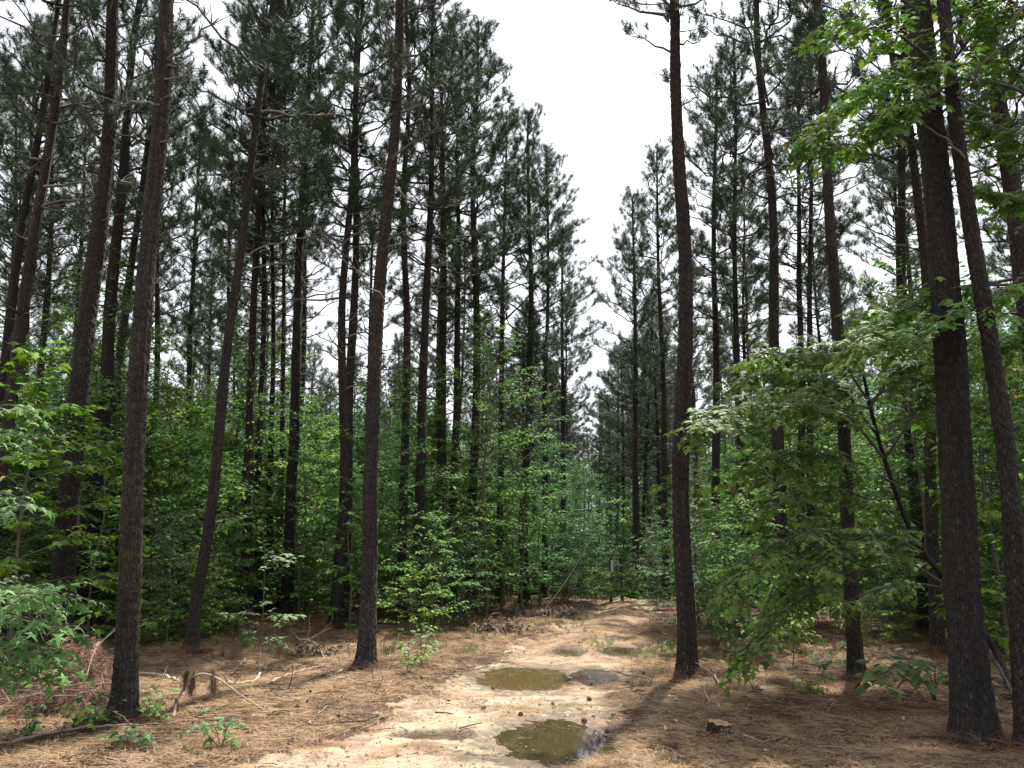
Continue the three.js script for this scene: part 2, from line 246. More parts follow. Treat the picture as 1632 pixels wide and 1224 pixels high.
function pineParts(seed, H, cb, R, nd = 38, w = .0095, dens = 1) {
  const r = RNG(seed), live = new Buf(), dead = new Buf(), need = new Buf(), bark = [.05, .041, .036];
  const branch = (y, az, len, el, isLive) => {
    const out = V(Math.cos(az), 0, Math.sin(az)), p0 = V(0, y, 0), pts = []; const sag = isLive ? .28 * len : (r() - .55) * .35 * len;
    for (let k = 0; k <= 6; k++) { const t = k / 6; pts.push(p0.clone().addScaledVector(out, Math.cos(el) * len * t).add(V(.08 * len * n2(t * 2, az * 9 + y), Math.sin(el) * len * t + sag * t * t + .06 * len * n2(t * 2.4 + 3, y * 3), .08 * len * n2(t * 2 + 7, az * 5)))); }
    const tn_ = .8 + .5 * r();
    (isLive ? live : dead).tube(pts, [.011 + .009 * len, .004], 4, (isLive ? bark : [.1, .09, .08]).map((v) => v * tn_), null, false);
    return pts;
  };
  const twig = (buf, p, dir, len, rad = .004) => { const e = p.clone().addScaledVector(dir, len), m = p.clone().lerp(e, .5).add(V((r() - .5) * .12 * len, (r() - .3) * .14 * len, (r() - .5) * .12 * len)); buf.tube([p, m, e], [rad, rad * .5], 3, bark, null, false); return e; };
  for (let y = 3.2 + r(); y < cb + .4; y += .3 + .35 * r()) { const n = r() < .2 ? 0 : 1 + (r() * 3.4 | 0); for (let i = 0; i < n; i++) { const len = (.35 + 1.6 * r() * r()) * lerp(.6, 1.25, sst(3, cb, y)), pts = branch(y + .1 * r(), r() * 6.283, len, -.1 + .75 * r(), false); if (len > .7) for (let k = 0; k < 4; k++) { const q = pts[2 + (r() * 4 | 0)]; twig(dead, q, V(q.x + r() - .5, .5 * r(), q.z + r() - .5).normalize(), .15 + .4 * r()); } } }
  let az0 = 0;
  for (let y = cb; y < H - .25;) {
    const t = (y - cb) / (H - cb), n = 3 + (r() * 3.2 | 0); az0 += 1.1 + r();
    if (t < .9 && r() < .25) { for (let k = 0; k < 3; k++) { const az = r() * 6.283, p0 = V(Math.cos(az) * .3, y + .3, Math.sin(az) * .3); tuft(need, twig(live, V(0, y + .1, 0), V(Math.cos(az), .5, Math.sin(az)).normalize(), .35 + .3 * r()), p0.setY(.4), .17, nd, w, NEEDLE, r); } }
    const prof = (t < .22 ? lerp(.62, 1, t / .22) : lerp(1, .14, Math.pow((t - .22) / .78, .95))) * (.75 + .45 * r());
    for (let i = 0; i < n; i++) {
      if (r() > dens) continue;
      const az = az0 + i * 6.283 / n + (r() - .5) * .7, len = R * prof * (.65 + .5 * r()), el = lerp(.12, .95, t) + (r() - .5) * .35, pts = branch(y + .12 * r(), az, len, el, true);
      const nt = Math.max(3, Math.round(len * 12.5));
      for (let k = 0; k < nt; k++) {
        const tt = lerp(.34, 1, Math.pow((k + r() * .7) / nt, .8)), f = tt * 6, a = Math.min(5, f | 0), q = pts[a].clone().lerp(pts[a + 1], f - a), dir = pts[a + 1].clone().sub(pts[a]).normalize();
        const d2 = dir.clone().add(V((r() - .5) * 1.7, .35 + .7 * r(), (r() - .5) * 1.7)).normalize(), e = twig(live, q, d2, .14 + .5 * r() * (1.2 - tt));
        tuft(need, e, d2.clone().add(V(0, .35, 0)), .185, nd, w, NEEDLE, r);
      }
      tuft(need, pts[6], pts[6].clone().sub(pts[5]).normalize().add(V(0, .4, 0)), .17, nd, w, NEEDLE, r);
    }
    y += lerp(.58, .28, t) * (.55 + .9 * r());
  }
  for (let k = 0; k < 5; k++) tuft(need, V((r() - .5) * .1, H - .15 * k, (r() - .5) * .1), V((r() - .5) * .5, 1, (r() - .5) * .5), .17, nd, w, NEEDLE, r, .75);
  return { live: live.geo(true), dead: dead.geo(true), need: need.geo(), H, tris: need.tris };
}
const pineKinds = [[101, 14.6, 7.2, 2.1], [102, 14.2, 6.6, 1.9], [103, 15, 7.8, 2.2], [104, 13.8, 6.2, 1.85], [105, 14.4, 6.9, 2.0], [106, 14.8, 8.2, 1.95]].map(([s, H, cb, R]) => ({ ...pineParts(s, H, cb, R), trunk: trunkBuf(H, .13, 12, .22, s + 50, .004) }));
const BARE = 'pine';
function uprightTo(dir, spin) { const q = new THREE.Quaternion().setFromUnitVectors(UP, dir.clone().normalize()); return q.multiply(new THREE.Quaternion().setFromAxisAngle(UP, spin)); }
function leanDir(base, xt, yt) { const d = -base.z, top = at(xt, yt, d); return top.sub(base).normalize(); }
const clearOf = []; const pineSpots = [], crowd = { pine: [], sapling: [] };
const marks = [[-400, 'left edge'], [122, 'thick left edge pine'], [222, 'nearest left pine'], [352, 'leaning pine'], [470, 'straight reddish pine'], [550, 'slim reddish pine'], [600, 'thick trackside pine'], [648, 'slim viny pine'], [756, 'bright viny pine'], [841, 'bend pine'], [940, 'sky gap'], [1085, 'lone trackside pine'], [1232, 'grey right pine'], [1325, 'shaded foot pine'], [1450, 'back grey pine'], [1530, 'thickest trunk'], [1592, 'slim right edge pine'], [2200, 'right edge']];
const ORD = 'first second third fourth fifth sixth seventh eighth ninth tenth eleventh twelfth'.split(' ');
const ordinal = (i) => ORD[i] ?? `${i + 1}th`;
function nameCrowd(list, what, min) { // a label from where each stands between the trunks that have one of their own
  const v = V(0, 0, 0), bins = marks.map(() => []);
  for (const o of list) { v.copy(o.position); v.y += 2.5; v.applyMatrix4(camera.matrixWorldInverse); const px = 816 - v.x / v.z * FOCAL; let k = 0; while (k < marks.length - 2 && px > marks[k + 1][0]) k++; bins[k].push([px, o]); }
  bins.forEach((b, k) => { b.sort((p, q) => p[0] - q[0]); b.forEach(([, o], i) => { o.userData.label = `${ordinal(i)} of the ${what} between ${marks[k][1]} and ${marks[k + 1][1]}`; }); });
}
// a pine near enough to show its own bark: trunk, each dead branch and stub, live limbs and crown
function nearPine(o) {
  const base = o.base ?? onGround(o.xb, o.yb), dist = base.distanceTo(camera.position), r0 = o.w / FOCAL * dist / 2, r = RNG(o.seed), kind = pineKinds[o.kind], H = o.H ?? 15.2;
  const g = thing('pine_tree', o.label, 'pine tree', base, 'roadside pines'); pineSpots.push([base.x, base.z]);
  g.quaternion.copy(uprightTo(leanDir(base, o.xt, o.yt ?? 0), 0)); clearOf.push([lerp(o.xb, o.xt, .22), -base.z]);
  part(g, 'trunk', trunkBuf(H, r0, o.fine ? 36 : 24, o.fine ? .03 : .05, o.seed, o.fine ? .009 : .007, 9.5, o.tone), M.bark);
  const rAt = (y) => r0 * (1 - .8 * Math.pow(clamp(y / H), 1.15));
  const inv = g.quaternion.clone().invert();
  const sticks = (o.sticks ?? []).map(([x0, y0, x1, y1, bend = 0, rad = .013]) => { const a = at(x0, y0, -base.z).sub(base).applyQuaternion(inv), e = at(x1, y1, -base.z + (r() - .5) * .6).sub(base).applyQuaternion(inv); a.x = a.z = 0; return [a, e, bend, rad]; });
  for (let i = 0; i < (o.n ?? 6); i++) { const y = lerp(o.lo ?? 3.5, 9, r()), az = r() * 6.283, len = .12 + (o.len ?? 1.3) * Math.pow(r(), 1.8), el = -.2 + .9 * r(); sticks.push([V(0, y, 0), V(Math.cos(az) * (len + rAt(y)), y + Math.sin(el) * len, Math.sin(az) * (len + rAt(y))), (r() - .5) * .3, .009 + .006 * r() + .004 * len]); }
  for (const [a, e, bend, rad] of sticks) {
    const b = new Buf(), L = a.distanceTo(e), pts = []; for (let k = 0; k <= 8; k++) { const t = k / 8, q = a.clone().lerp(e, t); q.y += bend * L * Math.sin(Math.PI * t) * .5 + .03 * L * n2(t * 4, L * 9 + a.y); q.x += .05 * L * n2(t * 3 + 5, a.y); q.z += .04 * L * n2(t * 3 + 9, a.y); pts.push(q); }
    const tn_ = .8 + .6 * r(), col = [.12 * tn_, .105 * tn_, .095 * tn_];
    b.tube(pts, [rad, rad * .35], 6, col);
    if (L > .55) for (let k = 0; k < 3 + L * 2.5; k++) { const q = pts[3 + (r() * 5 | 0)], dir = e.clone().sub(a).normalize().add(V((r() - .5) * 1.8, (r() - .2) * 1.2, (r() - .5) * 1.8)).normalize(), l2 = .1 + .28 * r() * L; b.tube([q, q.clone().addScaledVector(dir, l2 * .5).add(V(0, .03 * l2, 0)), q.clone().addScaledVector(dir, l2)], [rad * .4, .002], 4, col, null, false); }
    part(g, 'branch', b.geo(true), M.limb);
  }
  const s = H / kind.H, top = new THREE.Group(); top.scale.set(o.spread ?? 1, s, o.spread ?? 1);
  for (const [nm, geo, m, k] of [['limbs', kind.live, M.limb], ['crown', kind.need, M.needle, 'stuff']]) { const q = part(g, nm, geo, m, k); q.scale.set(o.spread ?? 1, s, o.spread ?? 1); q.rotation.y = r() * 6.28; if (nm === 'crown') q.rotation.y = g.children[g.children.length - 2].rotation.y; }
  return g;
}
const pineProto = pineKinds.map((k) => { const g = new THREE.Group(); part(g, 'trunk', k.trunk, M.bark); part(g, 'dead_branches', k.dead, M.limb, 'stuff'); part(g, 'limbs', k.live, M.limb); part(g, 'crown', k.need, M.needle, 'stuff'); return g; });
function farPine(base, kind, dir, spin, H, w, label, group) {
  const g = pineProto[kind].clone(); g.name = numbered('pine_tree'); g.position.copy(base); g.quaternion.copy(uprightTo(dir, spin));
  const k = w / .26; g.children[0].scale.set(k, 1, k); g.scale.setScalar(1); const s = H / pineKinds[kind].H; g.scale.set(lerp(1, s, .5), s, lerp(1, s, .5));
  scene.add(g); tag(g, label, 'pine tree', group); pineSpots.push([base.x, base.z]); return g;
}
nearPine({ seed: 1, spread: .62, xb: 92, yb: 1042, xt: 180, w: 31, kind: 0, fine: 1, n: 9, lo: 5.5, label: 'thick scaly pine at the left edge, behind the leafy sweetgum sprays', sticks: [[155, 320, 132, 262, .1], [165, 235, 70, 30, -.1, .02], [160, 180, 90, 60, .1, .014]] });
nearPine({ seed: 2, spread: .62, xb: 197, yb: 1150, xt: 268, w: 31, kind: 2, fine: 1, n: 7, lo: 6, len: .5, label: 'nearest left pine with reddish brown scaly bark beside the brush pile', sticks: [[262, 168, 180, 166, .1, .017], [265, 125, 330, 123, .05, .011], [262, 225, 305, 228, 0, .01], [265, 160, 310, 118, .1, .008]] });
nearPine({ seed: 3, xb: 128, yb: 1010, xt: 222, w: 22, kind: 1, n: 16, lo: 3.5, label: 'dark slightly crooked pine standing behind the left edge pine' });
nearPine({ seed: 4, xb: 303, yb: 1040, xt: 432, yt: -40, w: 16.5, kind: 3, n: 10, lo: 5, label: 'strongly leaning slim dark pine left of the small lit sapling' });
nearPine({ seed: 5, xb: 385, yb: 985, xt: 432, w: 14, kind: 4, n: 22, lo: 4.2, label: 'slim many branched pine just behind the leaning pine' });
nearPine({ seed: 6, xb: 456, yb: 988, xt: 500, w: 18, kind: 5, n: 18, lo: 4.5, label: 'straight reddish pine to the right of the small lit sapling' });
nearPine({ seed: 7, xb: 533, yb: 1003, xt: 567, w: 16, kind: 1, n: 26, lo: 4, label: 'slim reddish pine left of the thick pine by the track bend' });
nearPine({ seed: 8, spread: .62, xb: 583, yb: 1066, xt: 632, w: 25, kind: 0, fine: 1, n: 9, lo: 4.2, label: 'thick dark pine with rough bark at the left edge of the track', sticks: [[628, 75, 585, -30, .1, .02], [634, 185, 705, 160, .1, .014], [618, 385, 660, 365, .1, .01], [620, 395, 650, 385, .05, .008], [630, 25, 720, 0, .1, .013]] });
nearPine({ seed: 9, xb: 640, yb: 990, xt: 653, w: 15, kind: 2, n: 20, lo: 4, label: 'vine wrapped slim pine right of the thick trackside pine' });
nearPine({ seed: 10, xb: 752, yb: 972, xt: 762, yt: 20, w: 15.5, kind: 4, H: 14.6, n: 30, lo: 4.2, label: 'pine wrapped in bright green vine halfway up its trunk' });
nearPine({ seed: 11, xb: 836, yb: 962, xt: 845, yt: 150, w: 15, kind: 3, H: 13.6, n: 24, lo: 4.5, label: 'tall straight pine nearest the left side of the track where it bends' });
nearPine({ seed: 12, spread: .62, xb: 1097, yb: 1077, xt: 1070, w: 27.5, kind: 2, fine: 1, n: 7, lo: 4, len: .6, label: 'thick straight lone pine at the right edge of the dirt track', sticks: [[1068, 6, 975, 2, -.08, .013], [1078, 50, 1130, 42, -.1, .011], [1062, 128, 1038, 114, .05, .01], [1082, 175, 1116, 153, 0, .016]] });
nearPine({ seed: 13, xb: 1246, yb: 1012, xt: 1210, w: 20, kind: 0, n: 20, lo: 4, label: 'grey barked pine rising behind the left side of the broadleaf tree' });
nearPine({ seed: 14, xb: 1366, yb: 1084, xt: 1292, w: 20, kind: 3, n: 14, lo: 5, spread: .65, label: 'dark pine whose foot stands in shade behind the low leafy sprig' });
nearPine({ seed: 15, tone: .62, spread: .62, xb: 1558, yb: 1186, xt: 1464, w: 46, kind: 1, fine: 1, n: 6, lo: 5.5, len: .6, H: 16, label: 'thickest and darkest pine trunk at the right side of the photo' });
nearPine({ seed: 16, spread: .62, xb: 1640, yb: 1198, xt: 1510, w: 25, kind: 3, fine: 1, n: 9, lo: 4.5, label: 'slimmer rough pine at the right edge beside the thickest trunk', sticks: [[1530, 250, 1470, 195, .05, .012], [1527, 190, 1632, 210, .05, .01]] });
nearPine({ seed: 18, xb: 1496, yb: 1042, xt: 1448, w: 17, kind: 0, n: 12, lo: 5, spread: 1.5, label: 'dark pine half hidden close behind the left side of the thickest trunk' });
nearPine({ seed: 17, xb: 1472, yb: 1010, xt: 1422, w: 18, kind: 2, n: 18, lo: 5, label: 'grey pine seen just left of the thickest dark trunk' });

const mids = [ // base pixel, top pixel, tree height, trunk diameter
  [412, 962, 424, 0, 14.5, .17, 'slim straight pine close behind the many branched pine'], [430, 958, 440, 0, 14.2, .15, 'thin pine left of the straight reddish pine, deeper in'], [446, 956, 456, 40, 14, .14, 'thinnest pine close left of the straight reddish pine'], [548, 962, 578, 0, 14.5, .2, 'thin pine directly behind the slim reddish pine'], [700, 952, 706, 60, 14.2, .27, 'pine between the vine wrapped pines, standing farther back'], [722, 956, 733, 0, 14.6, .22, 'slender pine just left of the bright vine wrapped pine'],
  [668, 955, 690, 0, 14, .22, 'slender pine behind the slim vine wrapped trunk'], [797, 950, 806, 180, 13.5, .2, 'slender pine between the bright vine pine and the track bend'], [868, 950, 872, 250, 13, .2, 'slender pine behind the straight pine at the track bend'],
  [895, 946, 897, 372, 12.6, .24, 'pine with its whole crown visible left of the sky gap'], [890, 940, 905, 480, 11, .2, 'short pine nearest the sky gap on the left side'],
  [1140, 985, 1142, 105, 14.2, .24, 'pine with a full pointed crown right of the lone trackside pine'], [1012, 950, 1010, 312, 12.6, .24, 'pine whose crown edge stands out against the right of the sky gap'], [1060, 955, 1048, 240, 13.2, .22, 'pine just left of the lone trackside pine, farther back'],
  [1022, 944, 1040, 470, 12, .2, 'small crowned pine on the right of the far track'], [985, 940, 985, 555, 11.4, .2, 'distant pine at the right foot of the sky gap'], [955, 936, 956, 635, 10.4, .2, 'farthest pine standing where the sky gap closes'],
  [1278, 985, 1272, 0, 14.5, .2, 'slim pine right of the grey pine on the right'], [1295, 975, 1290, 40, 14.4, .18, 'thin pine close behind the shaded foot pine'], [1180, 975, 1170, 60, 14.2, .2, 'thin pine left of the grey barked right pine'],
  [20, 985, 60, 60, 14.5, .22, 'left edge pine half hidden by understory, outermost'], [50, 975, 95, 0, 14.5, .2, 'pine between the outermost left pine and the thick scaly one'], [285, 965, 320, 200, 14, .24, 'shorter bushy pine seen between the nearest left pine and the leaning one'], [8, 990, 25, 120, 14, .2, 'low crowned dark pine cut by the left edge of the photo'], [110, 965, 140, 150, 14.5, .22, 'dark crowned pine seen between the two large left pines'], [235, 960, 262, 120, 14.2, .2, 'crowned pine close behind the right side of the nearest left pine'], [345, 960, 372, 260, 13, .22, 'shorter bushy pine behind the leaning pine'],
];
const rm = RNG(77);
for (const [xb, yb, xt, yt, H, w, label] of mids) {
  // depth from where its top stands in the view, so that its height is right
  let best = 14, err = 1e9; for (let d = 13; d < 90; d += .25) { const top = at(xt, Math.max(yt, 0), d); const e = Math.abs(top.y - fall(d) - (yt > 0 ? H : H * 1.02)); if (e < err) { err = e; best = d; } }
  let d = best; if (yt === 0) d = lerp(15, 22, rm());
  const pb = at(xb, yb, d), base = drop(pb.x, pb.z), top = at(xt, Math.max(yt, 0), d);
  farPine(base, (rm() * 6) | 0, top.sub(base).normalize(), rm() * 6.28, H, w, label, 'pines lining the track');
}
{ // the plantation behind, as far as trunks can be told apart
  const r = RNG(404); let n = 0;
  for (let k = 0; k < 9000 && n < 190; k++) {
    const d = 14 + 66 * Math.pow(r(), .8), x = (r() * 2 - 1) * (d * .66 + 4), z = -d, off = x - trackX(d);
    if (Math.abs(off) < ((off < 0 ? 2.6 : 2.5) + (d < 22 && off < 0 ? .8 : 0)) * (d < 70 ? 1 : .6)) continue;
    const gx = 816 + x / d * FOCAL; if (d > 30 && d < 68 && gx > 908 && gx < 968) continue; if (d < 48 && gx > 492 && gx < 612 && r() < .85) continue; if (d < 30 && gx > 215 && gx < 262) continue;
    if (pineSpots.some(([a, b]) => (a - x) ** 2 + (b - z) ** 2 < 7.2 + d * .11)) continue;
    n++; const side = off < 0 ? 'left' : 'right';
    farPine(drop(x, z), (r() * 6) | 0, V((r() - .5) * .07, 1, (r() - .5) * .07), r() * 6.28, 12.2 + 3 * r(), .16 + .11 * r(), '', `pines deep in the forest on the ${side}`); crowd.pine.push(scene.children[scene.children.length - 1]);
  }
}

// ---------------------------------------------------------------- broadleaf shapes
const shp = (pts, fold, centre = .4) => { const v = [V(0, centre, 0), ...pts.map(([x, y, z = 0]) => V(x, y, z - fold * Math.abs(x)))], f = []; for (let i = 1; i < v.length; i++) f.push([0, i, i === v.length - 1 ? 1 : i + 1]); return { v, f }; };
const LEAF = {
  simple: { v: [V(0, 0, 0), V(-.3, .42, -.1), V(0, .5, .02), V(.3, .42, -.1), V(0, 1, -.08)], f: [[0, 2, 1], [1, 2, 4], [0, 3, 2], [2, 3, 4]] },
  oval: shp([[0, 0], [.2, .16], [.31, .42], [.22, .72], [0, 1.05, -.1], [-.22, .72], [-.31, .42], [-.2, .16]], .3, .45),
  maple: shp([[0, 0], [.3, -.04, -.05], [.24, .17], [.56, .34, -.1], [.27, .5], [.22, .66], [0, 1.05, -.12], [-.22, .66], [-.27, .5], [-.56, .34, -.1], [-.24, .17], [-.3, -.04, -.05]], .18, .34),
  star: shp([[0, 0], [.4, -.12, -.08], [.17, .2], [.6, .42, -.12], [.17, .42], [0, 1.05, -.14], [-.17, .42], [-.6, .42, -.12], [-.17, .2], [-.4, -.12, -.08]], .1, .24),
};
const leafGeo = {}; for (const k in LEAF) leafGeo[k] = [];
function leafColor(r, tint) { const k = .55 + .8 * r(), y = r() * .5 - .1; if (r() < .012) return [.22 * k, .17 * k, .05 * k]; return [tint[0] * k * (1 + y), tint[1] * k, tint[2] * k * (1 - y * .5)]; }
// leaves along a twig, alternating, tips hanging outward
function leafTwig(r, p, dir, len, size, out, wood, rad = .0035, gap = .045, droop = .55, woodCol = [.1, .08, .06]) {
  const e = p.clone().addScaledVector(dir, len).add(V(0, -.08 * len, 0)), m = p.clone().lerp(e, .5).add(V(0, .06 * len, 0));
  wood?.tube([p, m, e], [rad, rad * .4], 3, woodCol, null, false);
  const side = V(0, 0, 0).crossVectors(dir, UP).normalize(), n = Math.max(2, Math.round(len / gap));
  for (let i = 1; i <= n; i++) {
    const t = i / n, q = t < .5 ? p.clone().lerp(m, t * 2) : m.clone().lerp(e, t * 2 - 1), s = i === n ? 0 : i % 2 ? 1 : -1;
    const tip = dir.clone().multiplyScalar(.55).addScaledVector(side, s * (.7 + .5 * r())).add(V((r() - .5) * .6, -droop * (.4 + 1.1 * r()), (r() - .5) * .6)).normalize();
    const nor = V((r() - .5) * .9, 1, (r() - .5) * .9 + .15).normalize();
    out.push([q.clone().addScaledVector(tip, size * .25), tip, nor, size * (.45 + .8 * r())]);
  }
}
function sapling(seed, H, spread, nb, size, shape, tint, lowest = .12, gap = .042) {
  const r = RNG(seed), wood = new Buf(), leaves = new Buf(), list = [], stem = [], col = [.11, .09, .07];
  for (let k = 0; k <= 10; k++) { const t = k / 10; stem.push(V(.09 * H * t * n2(t * 1.5, seed) * .6, t * H, .09 * H * t * n2(t * 1.5 + 5, seed) * .6)); }
  wood.tube(stem, [.006 + .0055 * H, .004], 6, col, null, false);
  for (let i = 0; i < nb; i++) {
    const t = lerp(lowest, .98, (i + r() * .8) / nb), f = t * 10, a = Math.min(9, f | 0), p = stem[a].clone().lerp(stem[a + 1], f - a), az = i * 2.4 + r() * .9, len = spread * (Math.sin(Math.PI * Math.pow(clamp((t - lowest) / (1 - lowest)), .75) * .86 + .35)) * (.55 + .6 * r()), el = .15 + .75 * t * r();
    const out = V(Math.cos(az) * Math.cos(el), Math.sin(el), Math.sin(az) * Math.cos(el)), e = p.clone().addScaledVector(out, len).add(V(0, -.1 * len, 0)), m = p.clone().lerp(e, .55).add(V((r() - .5) * .15 * len, .1 * len, (r() - .5) * .15 * len));
    wood.tube([p, m, e], [.003 + .006 * len, .002], 4, col, null, false);
    const tw = Math.max(3, Math.round(len * 8));
    for (let k = 0; k < tw; k++) { const tt = lerp(.22, 1, (k + r() * .6) / tw), q = tt < .55 ? p.clone().lerp(m, tt / .55) : m.clone().lerp(e, (tt - .55) / .45), d2 = out.clone().add(V((r() - .5) * 1.7, (r() - .45) * .8, (r() - .5) * 1.7)).normalize(); leafTwig(r, q, d2, .14 + .3 * r() * spread * (1.1 - tt * .5), size, list, wood, .0025, gap); }
  }
  for (const [p, tip, nor, s] of list) leaves.shape(LEAF[shape], place(p, tip, nor, s), leafColor(r, tint));
  const g = new THREE.Group(); part(g, 'stem', wood.geo(true), M.limb); part(g, 'foliage', leaves.geo(), M.leaf, 'stuff'); g.userData.tris = leaves.tris; return g;
}
const G1 = [.088, .215, .032], G2 = [.062, .175, .036], G3 = [.13, .26, .032], G4 = [.05, .14, .042];
const saplingKinds = [sapling(201, 6.2, 1.5, 52, .105, 'simple', G1, .1), sapling(202, 5.2, 1.35, 46, .1, 'simple', G2, .08), sapling(203, 4.2, 1.2, 36, .12, 'maple', G3, .06), sapling(204, 5.6, 1.6, 46, .11, 'simple', G2, .12), sapling(205, 3.2, 1.05, 32, .11, 'oval', G1, .03), sapling(206, 2.0, .9, 34, .08, 'simple', G4, .02), sapling(207, 1.3, .75, 30, .08, 'maple', G3, .02)];
function putSapling(kind, base, s, spin, label, group, name = 'sapling', cat = 'sapling') { const g = saplingKinds[kind].clone(); g.userData = {}; g.name = numbered(name); g.position.copy(base); g.scale.setScalar(s); g.rotation.y = spin; scene.add(g); return tag(g, label, cat, group); }
{
  const r = RNG(55), all = [];
  for (let k = 0; k < 9000 && all.length < 600; k++) {
    const d = 12.8 + 42 * Math.pow(r(), 1.35), x = (r() * 2 - 1) * (d * .64 + 2), z = -d, off = x - trackX(d);
    const clear = (off < 0 ? 1.9 : 2.0) + .5 * r() - sst(25, 28, d) * 2.5, low = Math.abs(off) < 1.9 && d < 34; if (Math.abs(off) < clear) continue;
    if (d < 14.6 && off < 0 && off > -4.2) continue; if (off > 0 && d < 21 && r() < .45) continue; if (off < 0 && d < 17 && r() < .35) continue;
    const px = 816 + x / d * FOCAL; if (d < 25 && clearOf.some(([tp, td]) => d < td + .2 && Math.abs(tp - px) < .95 * FOCAL / d && r() > .12)) continue;
    const edge = Math.abs(off) < 3.6, kind = low ? 5 + (r() * 2 | 0) : edge ? 3 + (r() * 4 | 0) : (r() * 5.3 | 0);
    all.push([d, x, Math.min(6, kind), (edge ? .6 : .75) + .4 * r(), r() * 6.28, off < 0 ? 'left' : 'right']);
  }
  for (let k = 0; k < 400 && all.length < 655; k++) { const d = 12.2 + 8 * r(), x = (r() * 2 - 1) * (d * .62), off = x - trackX(d), px = 816 + x / d * FOCAL; if (Math.abs(off) < 1.7 || (d < 15 && off > -3 && off < 0) || clearOf.some(([tp, td]) => d < td + .2 && Math.abs(tp - px) < .5 * FOCAL / d)) continue; all.push([d, x, 5 + (r() * 2 | 0), .55 + .6 * r(), r() * 6.28, off < 0 ? 'left' : 'right']); }
  all.sort((p, q) => p[0] - q[0]);
  for (const [d, x, kind, sc, a, side] of all.slice(0, 262)) crowd.sapling.push(putSapling(kind, drop(x, -d), sc, a, '', `understory saplings on the ${side}`));
  const mass = new THREE.Group(); mass.name = 'understory'; scene.add(mass); tag(mass, 'mass of green understory saplings filling the gaps deep in the forest', 'understory', null, 'stuff');
  for (let kind = 0; kind < 7; kind++) { const l = all.slice(262).filter((o) => o[2] === kind), q = new THREE.Quaternion(); for (const [nm, ch] of [['stems', 0], ['leaves', 1]]) { const src = saplingKinds[kind].children[ch], im = new THREE.InstancedMesh(src.geometry, src.material, l.length); l.forEach(([d, x, , sc, a], i) => { q.setFromAxisAngle(UP, a); im.setMatrixAt(i, new THREE.Matrix4().compose(drop(x, -d), q, V(sc, sc, sc))); }); im.name = nm; im.castShadow = im.receiveShadow = true; im.userData.kind = 'stuff'; mass.add(im); } }
}
{ // the far end of the track closes in young growth
  const r = RNG(58), names = ['left of the wooden stand', 'just right of the wooden stand', 'right of the far track', 'far right of the track end'];
  [[25.2, -.9, 5, 1.1], [25.6, .9, 5, 1.1], [26.4, -.1, 4, .95], [27.2, 1.7, 3, .6], [27.5, -1.8, 3, .65], [29, .5, 5, 1.4], [30, -.8, 1, .85], [31, 1.4, 1, .9], [33, .2, 1, .85], [34, -1.4, 3, 1], [34.5, 1.8, 3, .8], [37, .6, 3, 1], [38, -1, 1, 1.15], [40, 1.3, 1, 1.05], [43, 0, 3, 1.1]].forEach(([d, off, kind, sc]) => crowd.sapling.push(putSapling(kind, drop(trackX(d) + off, -d), sc, r() * 6, '', 'saplings closing the far end of the track')));
}
for (const [x, d, H, k, l] of [[-7.6, 12.3, 15.4, 2, 'pine at the extreme left edge with a broad crown over the corner'], [-9.2, 14.6, 15.2, 0, 'broad crowned pine half outside the left edge'], [-8.3, 17, 15.4, 3, 'low crowned pine between the left edge and the thick scaly pine']]) farPine(drop(x, -d), k, V(.02, 1, 0), d, H, .22, l, 'pines lining the track');
{ const g = farPine(drop(7.1, -10.9), 3, V(-.03, 1, 0), 2, 15, .24, 'pine just outside the right edge, its crown reaching into the top right corner', 'pines lining the track'); g.scale.x *= 1.35; g.scale.z *= 1.35; }
{ const r = RNG(93); // younger, low crowned pines that darken both sides of the far gap
  for (const [px, d, H] of [[972, 44, 10.2], [990, 36, 10.6], [1004, 48, 12], [1018, 33, 10], [1034, 40, 12], [1050, 30, 10.4], [1066, 38, 12.5], [980, 58, 11.5], [1012, 62, 13], [900, 46, 10.5], [886, 38, 10.6], [870, 44, 12], [852, 34, 10.4], [838, 41, 12.2], [893, 60, 12.6], [1078, 50, 13]]) { const x = (px - 816) / FOCAL * d; crowd.pine.push(farPine(drop(x, -d), 3 - 2 * (r() < .4), V((r() - .5) * .05, 1, 0), r() * 6, H, .17, '', 'younger pines along the far track')); crowd.pine[crowd.pine.length - 1].scale.x *= 1.3; crowd.pine[crowd.pine.length - 1].scale.z *= 1.3; } }
nameCrowd(crowd.pine, 'slender background pines'); nameCrowd(crowd.sapling, 'leafy green saplings');
